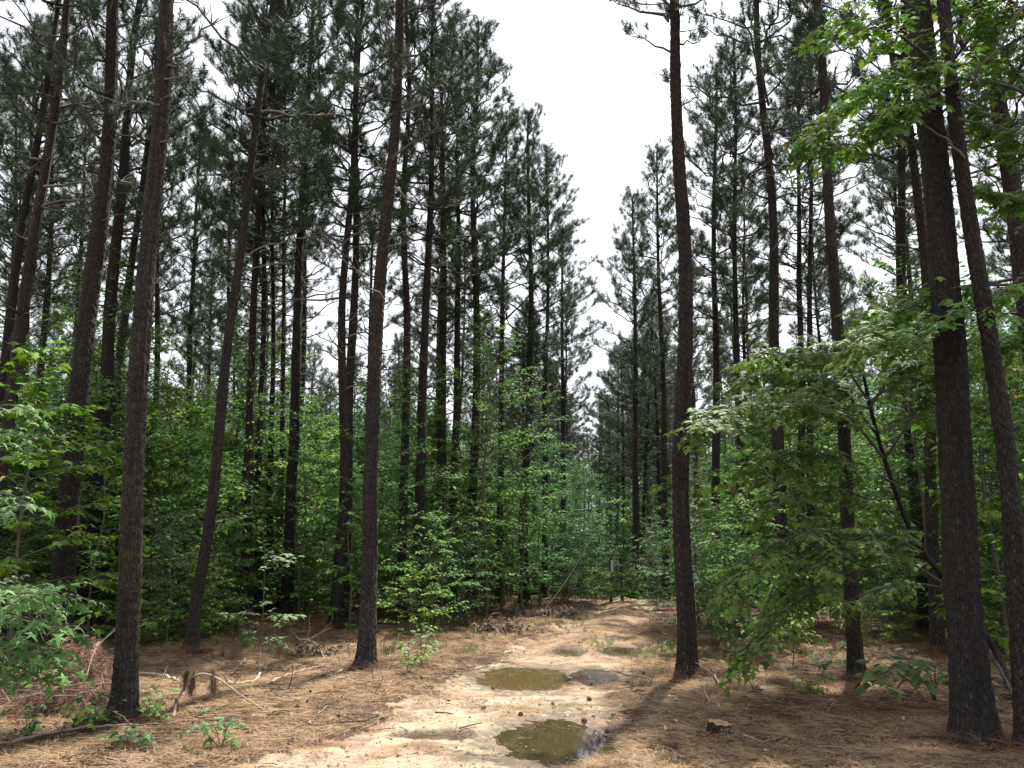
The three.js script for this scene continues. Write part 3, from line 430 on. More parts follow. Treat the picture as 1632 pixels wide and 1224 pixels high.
// saplings that can be singled out
for (const [px, d, kind, s, label] of [
  [705, 16, 4, .9, 'bushy young growth between the two vine wrapped pines'], [800, 18.5, 4, 1, 'bushy young growth left of the pine at the track bend'], [860, 20.5, 4, .9, 'bushy young growth right of the pine at the track bend'], [905, 21.5, 5, 1.1, 'rounded shrub on the left rim of the far track'], [560, 14.6, 4, .8, 'leafy bush between the slim reddish pine and the thick trackside pine'], [1110, 15.5, 2, .8, 'sapling just right of the lone trackside pine'], [1190, 12.2, 4, .8, 'bushy growth under the left end of the broadleaf tree'], [775, 17.5, 0, 1.0, 'bright green sapling in front of the bright vine wrapped pine'], [830, 19, 3, .95, 'bright sapling crowding the straight pine at the track bend'], [880, 23, 3, .8, 'sunlit sapling at the left of the far track'], [930, 27, 1, .8, 'sunlit sapling overhanging the far end of the track'],
  [690, 14.5, 4, .62, 'round leafy bush right of the thick trackside pine'], [735, 15.6, 5, .95, 'dark leafy bush behind the dead brown fern patch'], [660, 13.6, 6, .8, 'low bush at the edge of the pine straw beside the track'],
  [600, 15.5, 3, .9, 'sapling behind the thick pine at the left edge of the track'], [250, 13.2, 5, 1, 'shrub just right of the nearest left pine'], [340, 14.2, 4, .9, 'shrub right of the foot of the leaning pine'], [480, 16.5, 1, .8, 'sapling behind the straight reddish pine'],
  [150, 13, 4, 1, 'sapling between the two large left pines'], [30, 11, 2, 1, 'tall sapling at the left edge behind the star leaved sprays'],
  [1130, 13.2, 5, .8, 'dark shrub right of the foot of the lone trackside pine'], [1180, 13.8, 4, .8, 'dark shrub behind the long fallen stick'], [1045, 20, 5, .9, 'shrub at the right of the far track'], [1004, 21.8, 6, .6, 'low shrub in shade right of the wooden stand'], [958, 21.6, 6, .62, 'low shrub in shade left of the wooden stand'], [978, 24, 5, .7, 'shrub in shade behind the wooden stand'], [1040, 23.5, 5, .8, 'shrub closing the right side of the track end'], [925, 22.4, 6, .9, 'low shrub on the left side of the track end'],
  [1590, 12, 0, .9, 'tall bright sapling seen right of the thickest trunk'], [1480, 13, 0, 1, 'tall sapling behind the thickest trunk'], [1640, 14, 3, 1, 'sapling at the right edge of the photo'], [1610, 10.5, 2, 1, 'bright sapling filling the gap between the two right edge pines']]) {
  const p = at(px, 900, d); putSapling(kind, drop(p.x, p.z), s, px * .1, label, null, kind > 4 ? 'shrub' : 'sapling', kind > 4 ? 'shrub' : 'sapling');
}

{ // the wood beyond, where single trees no longer read: one mass of crowns, trunks and thicket
  const r = RNG(88), woods = new THREE.Group(); woods.name = 'distant_woods'; scene.add(woods); tag(woods, 'distant wood of pines and thicket closing the view behind the nearer trees', 'woods', null, 'stuff');
  const spots = []; for (let k = 0; k < 5000 && spots.length < 420; k++) { const d = 58 + 60 * r(), x = (r() * 2 - 1) * (d * .68), off = x - trackX(d); const gx = 816 + x / d * FOCAL; if (d < 74 && gx > 905 && gx < 968) continue; spots.push([x, -d, 12 + 2.6 * r(), r()]); }
  const mass = (name, geo, mat, list, fn) => { const im = new THREE.InstancedMesh(geo, mat, list.length), m = new THREE.Matrix4(), q = new THREE.Quaternion(); list.forEach((o, i) => { const [p, s, a] = fn(o); q.setFromAxisAngle(UP, a); im.setMatrixAt(i, m.compose(p, q, s)); }); im.name = name; im.castShadow = im.receiveShadow = true; im.userData.kind = 'stuff'; woods.add(im); };
  for (let k = 0; k < 3; k++) { const l = spots.filter((_, i) => i % 3 === k), K = pineKinds[k * 2], f = ([x, z, H, a]) => [drop(x, z), V(1.25, H / K.H, 1.25), a * 6.28]; mass('trunks', K.trunk, M.bark, l, f); mass('crowns', K.need, M.needle, l, f); }
  const th = []; for (let k = 0; k < 4000 && th.length < 760; k++) { const d = 46 + 50 * r(), x = (r() * 2 - 1) * (d * .68); th.push([x, -d, .9 + .5 * r(), r()]); }
  for (let k = 0; k < 2; k++) mass('thicket', saplingKinds[k * 3].children[1].geometry, M.farLeaf, th.filter((_, i) => i % 2 === k), ([x, z, s, a]) => [drop(x, z, -.2), V(s * 1.2, Math.abs(x - trackX(-z)) < 2.5 ? s * .45 : s, s * 1.2), a * 6.28]);
}

// ---------------------------------------------------------------- near broadleaf trees, leaf by leaf
function broadleaf(name, label, category, spec) {
  const r = RNG(spec.seed), base = spec.base, g = thing(name, label, category, base), list = [];
  const wcol = spec.wood ?? [.075, .06, .05];
  const P = (q) => (Array.isArray(q) ? at(...q) : q.clone()).sub(base);
  if (spec.trunk) { const b = new Buf(), pts = curve(spec.trunk.map(P), 40); b.tube(pts, spec.trunkR, 12, [.75, .72, .7], (c, s, l, R) => .06 * R * n3(c * 2, l * 5, s * 2)); part(g, 'trunk', b.geo(true), M.bark); }
  for (const s of spec.sprays) {
    const wood = new Buf(), pts = curve(s.path.map(P), 24); wood.tube(pts, [s.r ?? .014, .004], 7, wcol, null, false);
    const sn = Math.round(s.n * (spec.more ?? 1.9)); for (let i = 0; i < sn; i++) {
      const t = lerp(s.from ?? .2, 1, (i + r() * .8) / sn), f = t * 24, a = Math.min(23, f | 0), q = pts[a].clone().lerp(pts[a + 1], f - a), dir = pts[a + 1].clone().sub(pts[a]).normalize(), side = V(0, 0, 0).crossVectors(dir, UP).normalize().multiplyScalar(i % 2 ? 1 : -1);
      const d2 = dir.clone().multiplyScalar(.5).addScaledVector(side, .5 + .6 * r()).add(V((r() - .5) * .7, (r() - .5 - (s.hang ?? 0)) * .9, (r() - .5) * .7)).normalize();
      leafTwig(r, q, d2, (s.w ?? .45) * (.4 + .8 * r()), spec.size, list, wood, .003, spec.gap ?? .038, spec.droop ?? .6, wcol);
    }
    part(g, 'branch', wood.geo(true), M.limb);
  }
  // the leaves that show largest are meshes of their own, in a few shared tones; the rest are one part
  list.forEach((l) => { l.show = l[3] / l[0].clone().add(base).distanceTo(camera.position); });
  list.sort((a, b) => b.show - a.show);
  const own = Math.min(spec.own ?? 300, list.length), rest = new Buf();
  const tones = [0, 1, 2, 3, 4, 5].map((k) => { const b = new Buf(), rr = RNG(spec.seed * 7 + k); b.shape(LEAF[spec.shape], new THREE.Matrix4(), leafColor(rr, spec.tint)); return b.geo(); });
  list.forEach(([p, tip, nor, s], i) => {
    const m = place(p, tip, nor, s);
    if (i < own) { const q = part(g, 'leaf', tones[i % 6], M.glossLeaf); m.decompose(q.position, q.quaternion, q.scale); } else rest.shape(LEAF[spec.shape], m, leafColor(r, spec.tint));
  });
  if (rest.tris) part(g, 'foliage', rest.geo(), M.glossLeaf, 'stuff');
  return g;
}
broadleaf('broadleaf_tree', 'leaning broadleaf tree with layered drooping green sprays right of the track', 'tree', {
  seed: 31, base: onGround(1612, 1100), shape: 'maple', size: .083, tint: [.125, .245, .036], own: 300,
  trunk: [onGround(1612, 1100), [1585, 1035, 9.3], [1519, 940, 9.1], [1457, 856, 8.9], [1410, 732, 8.8], [1385, 640, 8.7], [1370, 560, 8.6]], trunkR: [.04, .014],
  sprays: [
    { path: [[1410, 732, 8.8], [1350, 665, 8.5], [1260, 640, 8.1], [1180, 655, 7.9], [1112, 682, 7.8]], n: 46, w: .5, r: .017 },
    { path: [[1395, 690, 8.8], [1330, 610, 8.9], [1250, 590, 8.9], [1165, 610, 8.8]], n: 34, w: .5 },
    { path: [[1385, 640, 8.7], [1340, 580, 8.3], [1290, 560, 8], [1210, 572, 7.9]], n: 30, w: .42 },
    { path: [[1385, 650, 8.7], [1430, 590, 8.5], [1480, 560, 8.3]], n: 22, w: .4 }, { path: [[1385, 640, 8.7], [1450, 600, 9.2], [1520, 580, 9.6], [1600, 590, 10]], n: 34, w: .5 }, { path: [[1400, 690, 8.8], [1470, 660, 9.3], [1545, 650, 9.8], [1600, 660, 10.2]], n: 30, w: .5 }, { path: [[1370, 560, 8.6], [1400, 510, 9.2], [1450, 480, 9.8]], n: 26, w: .45 }, { path: [[1385, 650, 8.7], [1320, 640, 9.3], [1260, 620, 9.8]], n: 24, w: .5 },
    { path: [[1410, 732, 8.8], [1443, 681, 8.6], [1470, 640, 8.5], [1480, 600, 8.4]], n: 14, w: .35, from: .5 },
    { path: [[1425, 770, 8.8], [1340, 730, 8.6], [1270, 720, 8.4], [1200, 745, 8.2]], n: 34, w: .45, hang: .2 },
    { path: [[1457, 856, 8.9], [1390, 800, 8.9], [1310, 775, 9], [1220, 800, 9]], n: 22, w: .4, hang: .2 },
    { path: [[1519, 940, 9.1], [1440, 890, 8.7], [1360, 850, 8.4], [1280, 850, 8.2], [1200, 890, 8], [1155, 935, 8]], n: 38, w: .55, r: .014, hang: .15 },
    { path: [[1470, 880, 8.9], [1400, 850, 8.3], [1340, 870, 8], [1290, 905, 7.9]], n: 20, w: .45, hang: .2 },
    { path: [[1420, 900, 8.7], [1330, 920, 8.4], [1260, 965, 8.3], [1200, 1020, 8.3], [1178, 1042, 8.3]], n: 22, w: .36, hang: .4 },
    { path: [[1400, 860, 8.9], [1290, 880, 8.9], [1230, 940, 8.8], [1215, 1010, 8.8]], n: 14, w: .36, hang: .4 },
    { path: [[1519, 940, 9.1], [1450, 930, 9.2], [1400, 940, 9.2], [1340, 960, 9.3]], n: 14, w: .35, hang: .2 },
  ],
});
broadleaf('broadleaf_tree', 'broadleaf tree reaching in from the right edge with backlit yellow green leaves', 'tree', {
  seed: 32, base: onGround(1770, 1190), shape: 'maple', size: .076, tint: [.13, .28, .04], own: 300, more: 1.5,
  trunk: [onGround(1770, 1190), [1760, 900, 7.4], [1740, 500, 7.2], [1715, 200, 7], [1690, -100, 7], [1660, -400, 7]], trunkR: [.09, .03],
  sprays: [
    { path: [[1738, 470, 7.2], [1632, 455, 6.9], [1540, 497, 6.7], [1450, 535, 6.6], [1360, 548, 6.5]], n: 50, w: .45, r: .02 },
    { path: [[1640, 455, 6.9], [1570, 455, 7], [1500, 470, 7.1], [1430, 500, 7.2], [1400, 520, 7.2]], n: 34, w: .4 },
    { path: [[1720, 250, 7.1], [1632, 149, 6.9], [1533, 125, 6.6], [1450, 110, 6.3], [1370, 150, 6.1], [1280, 218, 6]], n: 62, w: .4, r: .018, from: .3 },
    { path: [[1533, 125, 6.6], [1450, 170, 6.4], [1380, 225, 6.3], [1300, 232, 6.2]], n: 34, w: .36 },
    { path: [[1500, 110, 6.5], [1440, 60, 6.3], [1390, 35, 6.2], [1330, 20, 6.1]], n: 26, w: .35 },
    { path: [[1450, 120, 6.4], [1420, 180, 6.3], [1400, 210, 6.2]], n: 18, w: .3 },
    { path: [[1710, 160, 7], [1632, 130, 7], [1590, 70, 7], [1555, 22, 7], [1520, -20, 7]], n: 36, w: .42 },
    { path: [[1725, 300, 7.1], [1650, 240, 7.2], [1590, 215, 7.3], [1550, 190, 7.4]], n: 30, w: .45 },
    { path: [[1730, 360, 7.1], [1660, 330, 7.2], [1610, 320, 7.3], [1570, 300, 7.4]], n: 30, w: .45 },
    { path: [[1700, 30, 7], [1640, 10, 7.2], [1600, 20, 7.3], [1570, 50, 7.4]], n: 28, w: .45 },
    { path: [[1745, 560, 7.2], [1680, 520, 7.3], [1620, 540, 7.4], [1570, 560, 7.5]], n: 30, w: .4 },
    { path: [[1750, 700, 7.3], [1690, 660, 7.4], [1630, 680, 7.5], [1590, 700, 7.6]], n: 22, w: .4 },
  ],
});
broadleaf('sweetgum_tree', 'star leaved young sweetgum reaching in from the left edge', 'tree', {
  seed: 33, base: onGround(-70, 1110), shape: 'star', size: .098, tint: [.11, .25, .055], own: 300, gap: .05, more: 1.3,
  trunk: [onGround(-70, 1110), [-60, 900, 7.6], [-50, 700, 7.6], [-40, 520, 7.6]], trunkR: [.035, .012],
  sprays: [
    { path: [[-64, 1000, 7.7], [-10, 955, 7.3], [40, 945, 7.1], [92, 950, 7]], n: 22, w: .34 },
    { path: [[-64, 1010, 7.7], [-10, 990, 7.2], [40, 985, 6.9], [100, 1000, 6.8]], n: 24, w: .32 },
    { path: [[-66, 1040, 7.7], [-20, 1020, 7.1], [30, 1020, 6.8], [85, 1042, 6.7]], n: 24, w: .3, hang: .2 },
    { path: [[-66, 1060, 7.7], [-20, 1060, 7.2], [20, 1060, 7], [60, 1078, 6.9]], n: 16, w: .26 },
    { path: [[-60, 960, 7.7], [-20, 930, 7.8], [20, 935, 7.9], [60, 950, 8]], n: 14, w: .3 },
    { path: [[-55, 830, 7.6], [-20, 790, 7.3], [20, 790, 7.1], [45, 803, 7]], n: 9, w: .22 },
    { path: [[-50, 740, 7.6], [-20, 690, 7.4], [15, 690, 7.3], [50, 700, 7.2]], n: 10, w: .24 },
    { path: [[-50, 700, 7.6], [-10, 650, 7.4], [30, 648, 7.3], [50, 655, 7.3]], n: 7, w: .2 },
  ],
});
broadleaf('broadleaf_seedling', 'low leafy sprig with oval leaves just left of the thickest trunk', 'seedling', {
  seed: 34, base: onGround(1490, 1118), shape: 'oval', size: .115, tint: [.13, .25, .075], own: 300, gap: .05, droop: .45, more: 1.2,
  sprays: [
    { path: [onGround(1490, 1118), [1470, 1085, 8.3], [1430, 1065, 8.2], [1388, 1082, 8.1]], n: 13, w: .24, r: .008, from: .35 },
    { path: [onGround(1490, 1118), [1480, 1075, 8.4], [1455, 1052, 8.5], [1425, 1050, 8.5]], n: 11, w: .24, r: .008, from: .35 },
    { path: [onGround(1490, 1118), [1500, 1080, 8.2], [1525, 1075, 8.1], [1552, 1098, 7.9]], n: 9, w: .2, r: .008, from: .35 },
    { path: [onGround(1490, 1118), [1490, 1080, 8.2], [1490, 1060, 8.1]], n: 8, w: .22, r: .008, from: .4 },
  ],
});
broadleaf('broadleaf_seedling', 'thin seedling with yellow green leaves under the broadleaf tree', 'seedling', {
  seed: 35, base: onGround(1262, 1072), shape: 'maple', size: .1, tint: [.17, .24, .04], own: 120,
  sprays: [{ path: [onGround(1262, 1072), [1265, 1040, 10.4], [1262, 1000, 10.4], [1268, 985, 10.4]], n: 14, w: .28, r: .009, from: .35, hang: .3 }],
});
broadleaf('broadleaf_seedling', 'small lit seedling with flat tiers of leaves in front of the reddish pine', 'seedling', {
  seed: 36, base: onGround(412, 1075), shape: 'maple', size: .085, tint: [.1, .22, .045], own: 160, droop: .3, more: 1,
  sprays: [
    { path: [onGround(412, 1075), [415, 1030, 10.9], [420, 960, 10.9], [422, 870, 10.9]], n: 9, w: .16, r: .009, from: .4 },
    { path: [[419, 982, 10.9], [395, 978, 10.8], [364, 980, 10.6]], n: 9, w: .2, r: .005 }, { path: [[419, 980, 10.9], [445, 978, 10.8], [462, 985, 10.7]], n: 7, w: .2, r: .005 },
    { path: [[417, 1018, 10.9], [400, 1010, 10.8], [388, 1014, 10.7]], n: 6, w: .16, r: .005 }, { path: [[417, 1020, 10.9], [435, 1012, 10.8], [450, 1020, 10.8]], n: 6, w: .16, r: .005 },
    { path: [[421, 905, 10.9], [445, 892, 10.8], [470, 888, 10.7]], n: 6, w: .2, r: .004 },
  ],
});
for (const [px, py, h, tint, label] of [[120, 1168, .22, G3, 'low green seedling left of the nearest left pine foot'], [160, 1160, .24, G2, 'leafy seedling touching the left side of the nearest left pine'], [242, 1152, .2, G3, 'leafy seedling touching the right side of the nearest left pine'], [353, 1195, .26, G2, 'thin seedling standing alone on pine straw left of the track'], [650, 1072, .3, G3, 'bright seedling right of the thick trackside pine foot'], [672, 1060, .42, G1, 'taller seedling under the round leafy bush'], [70, 1120, .25, G3, 'seedling at the left edge below the star leaved sprays'], [40, 1170, .18, G2, 'small seedling by the long fallen branch'], [1080, 1050, .25, G3, 'pale seedling behind the lone trackside pine'], [1310, 1075, .35, G4, 'bluish seedling left of the shaded pine foot'], [205, 1192, .12, G2, 'tiny seedling below the long fallen branch'], [1300, 1112, .16, G3, 'tiny yellowish seedling at the edge of the dark shade']]) {
  const b = onGround(px, py), r = RNG(px), list = [], wood = new Buf(), lv = new Buf(), g = thing('seedling', label, 'seedling', b);
  for (let k = 0; k < 4; k++) { const e = V((r() - .5) * h * 1.4, h * (.6 + .5 * r()), (r() - .5) * h * 1.4); wood.tube([V(0, 0, 0), e.clone().multiplyScalar(.5).add(V(0, .08 * h, 0)), e], [.004, .002], 4, [.12, .1, .06], null, false); for (let q = 0; q < 4; q++) leafTwig(r, e.clone().multiplyScalar(.4 + .2 * q), V(r() - .5, .3 * r(), r() - .5).normalize(), .08 + .1 * r(), .065, list, wood, .002, .04); }
  for (const [p, t, n, s] of list) lv.shape(LEAF.maple, place(p, t, n, s), leafColor(r, tint));
  part(g, 'stem', wood.geo(true), M.limb); part(g, 'foliage', lv.geo(), M.glossLeaf, 'stuff');
}
// vines climbing two of the pines
for (const [x0, y0, x1, y1, xt, d0, n, w, label] of [[752, 972, 759, 480, 0, 0, 520, .34, 'bright green vine climbing the pine left of the track bend'], [640, 990, 648, 600, 0, 0, 300, .28, 'green vine climbing the slim pine right of the thick trackside pine'], [385, 985, 412, 560, 0, 0, 220, .3, 'green vine hanging on the slim pine behind the leaning one']]) {
  const base = onGround(x0, y0), g = thing('climbing_vine', label, 'vine', base), r = RNG(x0), d = -base.z, list = [], wood = new Buf(), lv = new Buf(), top = at(x1, y1, d).sub(base), pts = [];
  for (let k = 0; k <= 30; k++) { const t = k / 30, q = top.clone().multiplyScalar(t), a = t * 9; pts.push(q.add(V(Math.cos(a) * .15, 0, Math.abs(Math.sin(a)) * .15 + .02))); }
  wood.tube(pts, [.012, .005], 5, [.1, .08, .06], null, false);
  for (let k = 0; k < n / 4; k++) { const t = .3 + .7 * r(), q = pts[Math.min(30, t * 30 | 0)].clone().add(V((r() - .5) * .15, (r() - .5) * .3, (r() - .3) * .15)), dir = V(r() - .5, (r() - .4) * .5, r() - .4).normalize(); leafTwig(r, q, dir, w * (.3 + .9 * r()), .085, list, wood, .002, .06, .9); }
  for (const [p, t, nn, s] of list) lv.shape(LEAF.simple, place(p, t, nn, s), leafColor(r, G3));
  part(g, 'stem', wood.geo(true), M.limb); part(g, 'foliage', lv.geo(), M.leaf, 'stuff');
}

// ---------------------------------------------------------------- fallen wood, brush, cones, stump, stand
function stick(name, label, category, pts, r0, r1, tone, side = 0, group) {
  const w = pts.map(([x, y, up = 0]) => { const p = onGround(x, y); p.y += up + r0 * .8; return p; }), c = curve(w, Math.max(8, pts.length * 8)), base = w[0].clone(); base.y -= r0 * .8; const r = RNG(Math.round(pts[0][0] * 3 + pts[0][1]));
  r0 *= .72; r1 *= .72; const b = new Buf(), g = thing(name, label, category, base, group), loc = c.map((p) => p.clone().sub(base).add(V(0, .012 * n2(p.x * 6, p.z * 6), .02 * n2(p.x * 5 + 4, p.z * 5))));
  b.tube(loc, [r0, r1], 8, tone, (cc, s, l, R) => .16 * R * n3(cc * 2, l * 14, s * 2)); part(g, 'stick', b.geo(true), M.limb);
  for (let i = 0; i < side; i++) { const q = loc[2 + (r() * (loc.length - 4) | 0)], dir = V(r() - .5, .15 + .5 * r(), r() - .5).normalize(), l = .08 + .28 * r(), s = new Buf(); s.tube([q, q.clone().addScaledVector(dir, l * .5).add(V(.02, .01, 0)), q.clone().addScaledVector(dir, l)], [r1 * .8, .002], 5, tone); part(g, 'twig', s.geo(true), M.limb); }
  return g;
}
const PALE = [.3, .235, .175], GREY = [.2, .16, .13], DARK = [.075, .055, .045], RED = [.18, .1, .06];
stick('fallen_branch', 'long thin fallen branch lying across the foreground left', 'fallen branch', [[-8, 1191], [70, 1180, .03], [145, 1171, .05], [200, 1166, .03], [255, 1158]], .017, .009, GREY, 5);
stick('fallen_branch', 'short pale stick under the long foreground branch', 'stick', [[46, 1202], [97, 1181]], .014, .01, PALE, 0);
stick('fallen_branch', 'stub of a branch at the left edge above the long one', 'stick', [[-8, 1182], [30, 1175]], .016, .012, GREY, 0);
stick('fallen_branch', 'thin forked twig lying right of the nearest left pine', 'stick', [[185, 1148], [210, 1146, .05], [240, 1152]], .009, .004, GREY, 1);
stick('fallen_branch', 'brown stick resting on the brush pile', 'fallen branch', [[82, 1092, .1], [125, 1078, .2], [158, 1062, .2]], .014, .008, GREY, 2);
stick('fallen_log', 'pale thin log behind the nearest left pine', 'log', [[222, 1078], [252, 1080], [282, 1088]], .03, .02, PALE, 0);
stick('fallen_branch', 'dark twig leaning over the pale thin log', 'stick', [[240, 1112], [254, 1098, .05], [268, 1072, .12]], .01, .005, DARK, 2);
stick('fallen_branch', 'pale crooked branch in the middle of the straw on the left', 'fallen branch', [[348, 1094], [380, 1092], [402, 1090], [414, 1082, .04]], .028, .018, PALE, 2);
stick('fallen_branch', 'long thin branch running right from the pale crooked one', 'fallen branch', [[418, 1096], [455, 1084, .04], [485, 1076, .05], [518, 1064, .03]], .015, .007, PALE, 4);
stick('fallen_branch', 'short pale stick leaning behind the crooked branch', 'stick', [[364, 1081], [391, 1060, .06]], .014, .009, PALE, 0);
stick('fallen_branch', 'dark stick below the long thin pale branch', 'stick', [[436, 1100], [460, 1100], [490, 1098]], .02, .012, DARK, 2);
stick('fallen_branch', 'bright bare stick on open straw left of the track', 'stick', [[461, 1141], [512, 1138]], .015, .012, PALE, 0);
stick('fallen_branch', 'brown twig touching the end of the bright bare stick', 'stick', [[498, 1145], [524, 1131, .03]], .011, .005, GREY, 0);
for (const [a, b, c, l] of [[[472, 1030, .1], [500, 1040, .12], [520, 1056], 'crossed branch sloping down right in the tangle left of the thick pine'], [[475, 1032], [505, 1024, .1], [528, 1012, .1], 'upper branch of the tangle left of the thick pine'], [[476, 1052], [490, 1044, .05], [502, 1036, .1], 'short branch low in the tangle left of the thick pine'], [[520, 1080], [540, 1078, .04], [552, 1072], 'branch lying toward the foot of the thick pine'], [[525, 1022], [550, 1032, .05], [560, 1045], 'dark branch just left of the thick pine foot']]) stick('fallen_branch', l, 'fallen branch', [a, b, c], .015, .008, l.startsWith('dark') ? DARK : PALE, 3);
stick('fallen_branch', 'dark bark covered stick beside the left edge of the track', 'stick', [[570, 1107], [595, 1108], [618, 1106]], .015, .01, DARK, 1);
stick('fallen_branch', 'dark stick below the bright seedling', 'stick', [[629, 1074], [645, 1080], [656, 1086]], .015, .01, DARK, 0);
stick('fallen_branch', 'long straight stick lying behind the lone trackside pine', 'fallen branch', [[1112, 1052], [1165, 1062, .02], [1222, 1073]], .022, .016, PALE, 0);
stick('fallen_branch', 'crooked pale branch on the straw right of the track', 'fallen branch', [[1140, 1084, .03], [1144, 1094, .04], [1156, 1103, .02], [1166, 1108]], .017, .012, PALE, 2);
stick('fallen_branch', 'mossy dark stick beside the crooked pale branch', 'stick', [[1183, 1112], [1200, 1107, .02], [1217, 1102]], .018, .01, DARK, 2);
stick('fallen_branch', 'curved twig below the crooked pale branch', 'stick', [[1123, 1105, .02], [1127, 1117, .03], [1137, 1131]], .01, .006, PALE, 1);
stick('fallen_branch', 'thin branch on the straw behind the crooked pale one', 'stick', [[1172, 1096], [1195, 1099, .02], [1216, 1101]], .009, .005, RED, 1);
stick('fallen_branch', 'dark wet branch at the right edge of the track', 'stick', [[1004, 1104], [1022, 1102], [1040, 1096, .02]], .016, .01, DARK, 2);
stick('fallen_branch', 'small branch left of the cut stump', 'stick', [[1088, 1152], [1102, 1156, .02], [1113, 1160]], .013, .008, RED, 1);
stick('fallen_branch', 'thin branch lying in front of the cut stump', 'stick', [[1117, 1180], [1134, 1174, .02], [1147, 1169]], .01, .006, DARK, 0);
stick('fallen_branch', 'dark forked branch under the low leafy sprig', 'fallen branch', [[1405, 1118, .02], [1430, 1110, .06], [1448, 1104, .12], [1462, 1112, .05], [1478, 1120]], .016, .008, DARK, 3);
stick('fallen_branch', 'dark twig at the near shore of the large puddle', 'stick', [[856, 1208], [895, 1206, .01], [928, 1203]], .01, .006, DARK, 0);
stick('fallen_branch', 'short dark stick in the mud below the large puddle', 'stick', [[878, 1211], [895, 1214]], .014, .01, DARK, 0);
stick('fallen_branch', 'dark branch leaning between the two right edge pines', 'fallen branch', [[1582, 1078, .25], [1600, 1098, .12], [1618, 1118]], .03, .02, DARK, 1);
{ const base = onGround(866, 975), g = thing('leaning_pole', 'thin pale dead pole leaning over the left edge of the far track', 'dead sapling', base), top = at(946, 850, -base.z), b = new Buf(); b.tube(curve([V(0, 0, 0), top.clone().sub(base).multiplyScalar(.5).add(V(.05, -.03, 0)), top.clone().sub(base)], 14), [.014, .005], 6, [.34, .3, .24]); part(g, 'stem', b.geo(true), M.limb); }
{ // the arched dead branch whose needles hang in brown brushes
  const pts = [[276, 1146, 0], [283, 1130, .08], [294, 1128, .2], [315, 1132, .3], [340, 1135, .28], [385, 1135, .12], [424, 1136, 0]].map(([x, y, u]) => onGround(x, y).add(V(0, u + .01, 0))), base = pts[0].clone(), g = thing('dead_pine_branch', 'arched dead pine branch with brown needle brushes hanging from it', 'fallen branch', base), r = RNG(71);
  const c = curve(pts, 40).map((p) => p.sub(base)), b = new Buf(); b.tube(c, [.013, .006], 7, PALE); part(g, 'stick', b.geo(true), M.limb);
  for (const [i, l, n, up] of [[5, .17, 1, 0], [12, .15, 1, 1], [17, .17, 1, 0], [26, .2, 1, 0]]) { const nb = new Buf(), q = c[i], dir = V((r() - .5) * .25, up ? 1 : -1, (r() - .5) * .2); for (let k = 0; k < 5; k++) { const p = q.clone().addScaledVector(dir, .02 + k * .022); tuft(nb, p, dir, l * .75, 70, .004, [.11, .062, .042], r, .5); } part(g, 'needle_brush', nb.geo(), M.dead, 'stuff'); }
  const s2 = new Buf(); s2.tube(curve([[330, 1150], [360, 1152], [402, 1154]].map(([x, y]) => onGround(x, y).sub(base).add(V(0, .012, 0))), 12), [.011, .006], 6, RED); part(g, 'twig', s2.geo(true), M.limb);
  const s3 = new Buf(); s3.tube(curve([[302, 1140], [318, 1146], [333, 1154]].map(([x, y]) => onGround(x, y).sub(base).add(V(0, .012, 0))), 12), [.011, .006], 6, DARK); part(g, 'twig', s3.geo(true), M.limb);
}
{ // the heap of a felled pine top, brown needles still on it
  const base = onGround(95, 1130), g = thing('brush_pile', 'heap of dead brown pine boughs left of the nearest left pine', 'brush pile', base), r = RNG(72), need = new Buf();
  for (let k = 0; k < 230; k++) {
    const px = 8 + 178 * r(), py = 1078 + 66 * r(), q = onGround(px, py).sub(base), mound = .46 * Math.exp(-Math.pow((px - 120) / 75, 2) - Math.pow((py - 1105) / 38, 2)) * (.35 + .75 * r()); q.y += mound + .03;
    const dir = V((r() - .5) * 2, -.1 - .5 * r(), (r() - .2) * 1.6).normalize();
    for (let j = 0; j < 3; j++) tuft(need, q.clone().addScaledVector(dir, .06 * j), dir, .2, 22, .0045, [.15 + .06 * r(), .105, .068], r, .65);
    if (k % 3 === 0) { const b = new Buf(), d2 = V(r() - .3, (r() - .35) * .4, (r() - .5) * .6).normalize(), l = .25 + .5 * r(); b.tube(curve([q.clone().addScaledVector(d2, -l * .5), q.clone().add(V(0, .04, 0)), q.clone().addScaledVector(d2, l * .6)], 8), [.007, .003], 5, r() < .5 ? PALE : GREY); part(g, 'bough', b.geo(true), M.limb); }
  }
  part(g, 'needles', need.geo(), M.dead, 'stuff');
}
for (const [px, py, wpx, hgt, n, label] of [[795, 1010, 40, .28, 80, 'patch of dead rusty brown bracken at the left edge of the far track'], [890, 985, 26, .25, 45, 'small dead brown bracken clump by the leaning pole'], [500, 1048, 30, .18, 60, 'low heap of dead brown needles in the branch tangle']]) {
  const base = onGround(px, py), r = RNG(px), lv = new Buf(), st = new Buf(), g = thing('dead_bracken', label, 'dead bracken', base), w = wpx / FOCAL * -base.z;
  for (let k = 0; k < n; k++) { const q = V((r() - .5) * 2 * w, 0, (r() - .5) * 1.4 * w), e = q.clone().add(V((r() - .5) * .3, hgt * (.4 + .8 * r()), (r() - .5) * .3)); st.tube([q, q.clone().lerp(e, .5), e], [.003, .002], 3, [.14, .09, .06], null, false); for (let j = 0; j < 11; j++) { const p = q.clone().lerp(e, .25 + .7 * r()), t = V(r() - .5, -.5 * r(), r() - .5).normalize(), k2 = .7 + .7 * r(); lv.shape(LEAF.simple, place(p, t, V(r() - .5, 1, r() - .5), 0.035 + .04 * r()), [.12 * k2, .08 * k2, .052 * k2]); } }
  part(g, 'stems', st.geo(true), M.limb, 'stuff'); part(g, 'fronds', lv.geo(), M.dead, 'stuff');
}
